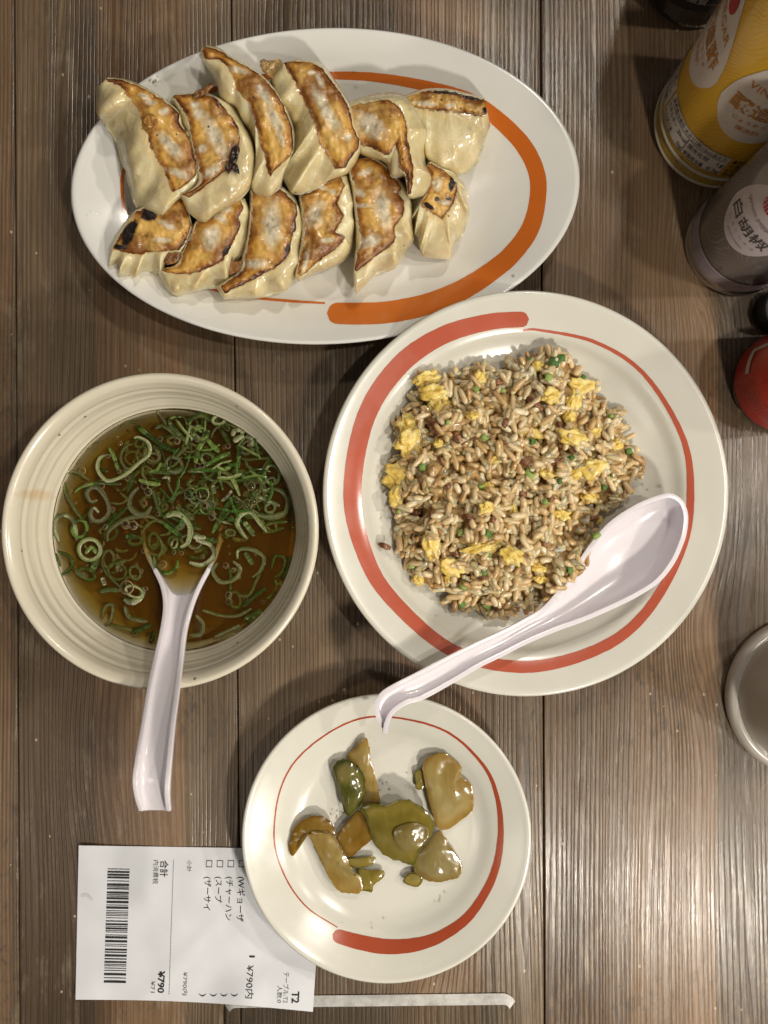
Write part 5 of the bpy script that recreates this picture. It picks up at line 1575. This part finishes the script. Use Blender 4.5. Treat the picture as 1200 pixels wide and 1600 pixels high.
ln = lm.ramp(wv.outputs['Fac'], [(0.0, 1.0), (0.10, 0.7), (0.22, 0.0)])
lmask = lm.ramp(lm.noise(lo_, 55, 2), [(0.45, 0.0), (0.60, 0.5)])
lcol = lm.mix(lm.math('MULTIPLY', ln, lmask), lm.ramp(lm.noise(lo_, 14, 2), [(0.35, (0.62, 0.335, 0.016)), (0.65, (0.70, 0.42, 0.030))]), (0.40, 0.17, 0.012))
lm.p(color=lcol, rough=0.32, coat=0.35, coatr=0.12)
vlabel = lathe("label_sleeve", yc, [(yr + 0.0001, 0.0172), (yr + 0.00025, 0.0180), (yr + 0.00025, 0.1160), (yr + 0.0001, 0.1170)], lm.mat, vin)
lathe("cap", yc, [(0, 0.1850), (0.0125, 0.1850), (0.0150, 0.1835), (0.0160, 0.1800), (0.0160, 0.1600), (0.0150, 0.1590), (0.013, 0.1590)], simple("yellow_cap", (0.62, 0.40, 0.03), 0.35), vin)
LW = simple("label_white", (0.66, 0.60, 0.55), 0.4, coat=0.3)
LORANGE = simple("label_orange", (0.50, 0.20, 0.022), 0.4)
R1, R2 = yr + 0.0005, yr + 0.0008
for tc in (-111, -185, -38):
    cpatch("label_drop", drop(tc, 33, 0.0505, 0.1100), yc, R1, LW, vlabel)
    ctext("醸造酢", yc, R2, tc, 0.0700, 0.0100, LORANGE, vlabel, 0.012)
    ctext("VINEGAR", yc, R2, tc, 0.0845, 0.0062, LORANGE, vlabel, 0.0)
    ctext("じょうぞうす", yc, R2, tc, 0.0640, 0.0030, LORANGE, vlabel, 0.0, width=0.0190)
    ctext("醸造酢", yc, R2, tc, 0.0585, 0.0034, LORANGE, vlabel, 0.0, width=0.0110)
    cpatch("label_emblem", [(tc + 10 * math.cos(a), 0.0965 + 0.0055 * math.sin(a)) for a in np.linspace(0, 2 * PI, 14, endpoint=False)], yc, R2, simple("label_red", (0.40, 0.015, 0.018), 0.4), vlabel, nr=5, n=40)
cquad("nutrition_panel", -178, -103, 0.0196, 0.0364, yc, R1, LW, vlabel)
cquad("storage_panel", -252, -180.5, 0.0196, 0.0364, yc, R1, LW, vlabel)
for z in (0.0317, 0.0364, 0.0196):
    cquad("panel_rule", -178, -103, z - 0.00012, z + 0.00012, yc, R2, INK, vlabel)
cquad("panel_rule", -140.4, -139.8, 0.0196, 0.0317, yc, R2, INK, vlabel, 2)
ctext("栄養成分表示 大さじ1杯(15ml)あたり", yc, R2, -140.5, 0.0324, 0.0037, INK, vlabel, 0.006, width=0.0410)
ctext("エネルギー", yc, R2, -177, 0.0268, 0.0040, INK, vlabel, 0.004, 0.0, 0.0125)
ctext("3kcal", yc, R2, -141, 0.0268, 0.0042, INK, vlabel, 0.004, 1.0, 0.0070)
ctext("たんぱく質", yc, R2, -177, 0.0208, 0.0038, INK, vlabel, 0.004, 0.0, 0.0115)
ctext("0g", yc, R2, -141, 0.0208, 0.0040, INK, vlabel, 0.004, 1.0)
ctext("炭水化物", yc, R2, -138.5, 0.0268, 0.0042, INK, vlabel, 0.004, 0.0, 0.0125)
ctext("1g", yc, R2, -104, 0.0268, 0.0046, INK, vlabel, 0.004, 1.0)
ctext("食塩相当量", yc, R2, -138.5, 0.0208, 0.0038, INK, vlabel, 0.004, 0.0, 0.0120)
ctext("0.3g", yc, R2, -104, 0.0208, 0.0040, INK, vlabel, 0.004, 1.0)
for z, s in ((0.0318, "●保存方法 直射日光を避け"), (0.0262, "常温で保存してください"), (0.0206, "●内容量 ●開封後は冷蔵")):
    ctext(s, yc, R2, -216, z, 0.0040, INK, vlabel, 0.006, width=0.0370)
for z, s in ((0.0322, "●原材料の一部"), (0.0280, "が濃くなること"), (0.0238, "ません。●開封"), (0.0196, "後はお早めに")):
    ctext(s, yc, R2, -100.5, z, 0.0035, INK, vlabel, 0.006, 0.0, 0.0180)

# grey pepper can
pc = P(1151, 381, 0); prd = 0.0270
pep = thing("pepper_can", "grey white-pepper can with a pale printed drop, in front of the yellow bottle", "spice can")
steel = simple("tin_rim", (0.55, 0.54, 0.53), 0.28, metal=1.0)
lathe("bottom_rim", pc, [(0.018, 0.0010), (0.0245, 0.0004), (0.0262, 0.0002), (0.0273, 0.0008), (0.0276, 0.0020), (0.0273, 0.0034), (0.0266, 0.0042), (0.0262, 0.0052), (0.0262, 0.0064)], steel, pep)
gm2 = M("grey_print")
go = gm2.coord()
gw = gm2.n('ShaderNodeTexWave', wave_type='RINGS', ins={'Vector': gm2.map(go, (1, 1, 1.2)), 'Scale': 150.0, 'Distortion': 45.0, 'Detail': 2.0, 'Detail Scale': 0.2})
gl_ = gm2.ramp(gw.outputs['Fac'], [(0.0, 1.0), (0.10, 0.5), (0.2, 0.0)])
gmask = gm2.ramp(gm2.noise(go, 60, 2), [(0.48, 0.0), (0.60, 0.55)])
gm2.p(color=gm2.mix(gm2.math('MULTIPLY', gl_, gmask), (0.170, 0.150, 0.145), (0.36, 0.33, 0.32)), rough=0.30, metal=0.25, coat=0.4, coatr=0.1)
canbody = lathe("can_body", pc, [(0.0255, 0.0056), (0.0266, 0.0066), (prd, 0.0076), (prd, 0.0980), (0.0262, 0.0990), (0.0262, 0.1010), (0.0, 0.1010)], gm2.mat, pep)
lathe("lid", pc, [(0.0270, 0.1012), (0.0272, 0.1030), (0.0272, 0.1110), (0.0262, 0.1125), (0.0, 0.1125)], simple("grey_lid", (0.30, 0.29, 0.29), 0.4), pep)
LIL = simple("lilac_band", (0.42, 0.35, 0.38), 0.4, coat=0.3)
PW = simple("drop_lilac_white", (0.56, 0.50, 0.53), 0.4, coat=0.3)
DG = simple("dark_grey_print", (0.075, 0.065, 0.065), 0.45)
MG = simple("mid_grey_print", (0.22, 0.195, 0.20), 0.45)
cquad("info_band", -330, 0, 0.0080, 0.0185, pc, prd + 0.0002, LIL, canbody, 60)
Q1, Q2 = prd + 0.0003, prd + 0.0006
for k, z in enumerate((0.0158, 0.0132, 0.0106, 0.0084)):
    ctext("名称こしょう原材料名白胡椒内容量賞味期限保存方法直射日光高温多湿を避けて保存", pc, Q2, -140, z, 0.0021, MG, canbody, 0.0, width=0.066)
cpatch("info_dot", [(-132 + 2.3 * math.cos(a), 0.0205 + 0.0011 * math.sin(a)) for a in np.linspace(0, 2 * PI, 10, endpoint=False)], pc, Q2, DG, canbody, nr=3, n=20)
for tc in (-149, -10):
    cpatch("label_drop", drop(tc, 35, 0.0425, 0.0965), pc, Q1, PW, canbody)
    ctext("白胡椒", pc, Q2, tc, 0.0570, 0.0088, DG, canbody, 0.006, width=0.0262)
    ctext("White pepper", pc, Q2, tc, 0.0700, 0.0042, MG, canbody, 0.0, width=0.0215)
    ctext("し ろ こ し ょ う", pc, Q2, tc, 0.0520, 0.0025, MG, canbody, 0.0, width=0.0200)
    ctext("White pepper", pc, Q2, tc, 0.0475, 0.0022, MG, canbody, 0.0, width=0.0130)
    cpatch("red_emblem", [(tc + 10.5 * math.cos(a), 0.0830 + 0.0052 * math.sin(a)) for a in np.linspace(0, 2 * PI, 14, endpoint=False)], pc, Q2, simple("emblem_red", (0.36, 0.012, 0.016), 0.35), canbody, nr=6, n=48)
    for k in range(-3, 4):
        hh = math.sqrt(max(0, 1 - (k / 3.6) ** 2))
        cquad("emblem_line", tc + k * 2.9 - 0.22, tc + k * 2.9 + 0.22, 0.0830 - 0.0052 * hh, 0.0830 + 0.0052 * hh, pc, Q2 + 0.0003, PW, canbody, 2)
    for k in (-1, 1):
        for s in range(-3, 4):
            z = 0.0830 + k * 0.0016 + (0.0010 if s % 2 else -0.0010)
            cquad("emblem_line", tc + s * 2.9 - 1.4, tc + s * 2.9 + 1.4, z - 0.00012, z + 0.00012, pc, Q2 + 0.0003, PW, canbody, 2)

# dark soy bottle at the top edge
dc = P(1085, -40, 0); dr = 0.0300
soy = thing("soy_sauce_bottle", "black labelled dark sauce bottle at the top edge of the picture", "bottle")
dm = M("dark_sauce_glass")
dm.p(color=(0.012, 0.006, 0.006), rough=0.06, coat=1.0, coatr=0.03, spec=0.6)
lathe("bottle_body", dc, [(0, 0.0012), (0.022, 0.0010), (0.0262, 0.0002), (0.0285, 0.0010), (0.0298, 0.0034), (dr, 0.0070), (0.0297, 0.0100), (dr, 0.0130), (dr, 0.1150), (0.0260, 0.1300), (0.0150, 0.1450), (0.0130, 0.1500), (0.0130, 0.1560), (0, 0.1560)], dm.mat, soy)
slabel = lathe("label_sleeve", dc, [(dr + 0.0001, 0.0150), (dr + 0.00025, 0.0156), (dr + 0.00025, 0.1100), (dr + 0.0001, 0.1106)], simple("black_label", (0.010, 0.010, 0.011), 0.35), soy)
lathe("cap", dc, [(0, 0.1780), (0.0120, 0.1780), (0.0150, 0.1760), (0.0150, 0.1540), (0.0130, 0.1530)], simple("black_cap", (0.015, 0.015, 0.015), 0.4), soy)
WI = simple("white_print", (0.52, 0.52, 0.50), 0.45)
for z, s in ((0.0318, "炭水化物‥‥‥10g"), (0.0268, "食塩相当量‥‥0.8mg"), (0.0218, "脂質‥‥‥‥1.5g"), (0.0368, "たんぱく質‥‥‥0g")):
    ctext(s, dc, dr + 0.0006, -86, z, 0.0042, WI, slabel, 0.004, width=0.0300)
for z in (0.0318, 0.0268):
    cquad("label_mark", -124, -118, z, z + 0.0035, dc, dr + 0.0006, simple("olive_mark", (0.22, 0.24, 0.14), 0.4), slabel, 4)

# red spice bottle at the right edge
rc_ = P(1214, 601, 0); rr_ = 0.0253
red = thing("red_spice_bottle", "small red bottle with white printing at the right edge beside the black cap", "bottle")
lathe("bottle_body", rc_, [(0, 0.0010), (0.019, 0.0008), (0.0215, 0.0002), (0.0238, 0.0012), (0.0249, 0.0034), (rr_, 0.0060), (rr_, 0.0580), (0.0235, 0.0660), (0.0170, 0.0720), (0.0150, 0.0740), (0, 0.0740)], simple("dark_red_glass", (0.075, 0.006, 0.004), 0.14, coat=0.6, coatr=0.05), red)
rlabel = lathe("label_sleeve", rc_, [(rr_ + 0.0001, 0.0072), (rr_ + 0.0003, 0.0078), (rr_ + 0.0003, 0.0560), (rr_ + 0.0001, 0.0566)], simple("red_label", (0.58, 0.022, 0.012), 0.3, coat=0.4, coatr=0.1), red)
lathe("cap", rc_, [(0, 0.0900), (0.0150, 0.0900), (0.0165, 0.0885), (0.0165, 0.0730), (0.0150, 0.0725)], simple("red_cap", (0.34, 0.012, 0.01), 0.35), red)
cquad("white_stripe", 146, 176, 0.0195, 0.0235, rc_, rr_ + 0.0006, LW, rlabel, 10)
cquad("white_stripe", 146, 151, 0.0235, 0.0400, rc_, rr_ + 0.0006, LW, rlabel, 4)
FP = simple("faded_pink_print", (0.47, 0.13, 0.11), 0.4)
for k, z in enumerate((0.0170, 0.0205, 0.0240, 0.0275)):
    ctext("原材料名唐辛子内容量", rc_, rr_ + 0.0006, -142, z, 0.0030, FP, rlabel, 0.004, width=0.0185)

# black spoked cap lying in front of the red bottle
bc = P(1208, 490, 0)
cap = thing("black_cap", "black plastic cap with ring rim and spokes beside the red bottle", "cap")
bk = simple("black_plastic", (0.014, 0.015, 0.016), 0.42)
lathe("cap_rim", bc, [(0.0078, 0.0030), (0.0078, 0.0105), (0.0084, 0.0118), (0.0096, 0.0122), (0.0106, 0.0114), (0.0110, 0.0098), (0.0111, 0.0006), (0.0105, 0.0002), (0.0078, 0.0002), (0.0078, 0.0030)], bk, cap, 56)
lathe("cap_floor", bc, [(0, 0.0042), (0.0077, 0.0042), (0.0077, 0.0006), (0, 0.0006)], simple("black_recess", (0.008, 0.008, 0.009), 0.5), cap, 40)
for a in (0, 60, 120):
    v, f = box(-0.0077, 0.0077, -0.0007, 0.0007, 0.0044, 0.0080)
    o = obj("spoke", mesh("spoke", v, f, False), bk, cap)
    o.location = (bc.x, bc.y, 0)
    o.rotation_euler = (0, 0, math.radians(a - 8))

# grey tumbler standing upside down at the right edge
cc = P(1253, 1085, 0)
cm2 = M("grey_plastic_cup")
cm2.p(color=cm2.ramp(cm2.noise(cm2.coord(), 60, 3), [(0.3, (0.50, 0.455, 0.395)), (0.7, (0.55, 0.505, 0.44))]), rough=0.30, coat=0.25, coatr=0.15)
cup = thing("tumbler", "plain grey tumbler cut off by the right edge of the picture", "cup")
lathe("cup_wall", cc, cr([(0.0372, 0.0070), (0.0366, 0.0100), (0.0360, 0.0200), (0.0345, 0.0450), (0.0330, 0.0700), (0.0318, 0.0810), (0.0290, 0.0850), (0.0230, 0.0860), (0.0, 0.0858)], 80), cm2.mat, cup, 110)
lathe("lip", cc, cr([(0.0372, 0.0004), (0.0392, 0.0001), (0.0407, 0.0010), (0.0413, 0.0030), (0.0411, 0.0052), (0.0402, 0.0072), (0.0386, 0.0082), (0.0366, 0.0084)], 40), cm2.mat, cup, 110)
# beads of oil and juice on the dishes
vs, f = [], []
def bead(plate, px, py, r):
    p = plate.on(px, py)
    k0 = len(vs)
    el, an = random.uniform(0.8, 1.5), random.uniform(0, PI)
    for i in range(5):
        a = i / 4 * PI / 2
        for j in range(12):
            t = 2 * PI * j / 12
            x, y = r * math.cos(a) * math.cos(t) * el, r * math.cos(a) * math.sin(t)
            vs.append((p.x + x * math.cos(an) - y * math.sin(an), p.y + x * math.sin(an) + y * math.cos(an), p.z + 0.00005 + r * 0.35 * math.sin(a)))
    f.extend([tuple(k0 + q for q in fc) for fc in gridfaces(5, 12, True)])
for cx, cy, sp_, n_ in ((243, 128, 10, 14), (150, 340, 22, 3), (560, 135, 18, 4), (200, 325, 5, 5), (790, 440, 26, 2)):
    for k in range(n_):
        bead(gp, random.gauss(cx, sp_ * 0.6), random.gauss(cy, sp_ * 0.5), random.uniform(0.0002, 0.0008))
for cx, cy, sp_, n_ in ((600, 1228, 12, 8), (522, 1268, 10, 8), (560, 1438, 30, 6), (690, 1400, 20, 5), (640, 1215, 14, 5)):
    for k in range(n_):
        bead(kp, random.gauss(cx, sp_ * 0.6), random.gauss(cy, sp_ * 0.5), random.uniform(0.0002, 0.0007))
for cx, cy, sp_, n_ in ((700, 980, 30, 5), (600, 800, 12, 4), (1010, 760, 16, 5)):
    for k in range(n_):
        bead(rp, random.gauss(cx, sp_ * 0.6), random.gauss(cy, sp_ * 0.5), random.uniform(0.0003, 0.0008))
me = mesh("oil_drops", vs, f)
fix_normals(me)
o = obj("oil_drops", me, BUB)
o["kind"] = "stuff"
o["label"] = "tiny clear oil drops spattered on the three plates"
o["category"] = "oil drops"
bpy.data.scenes.remove(_ts)
bpy.data.objects.remove(_fo)
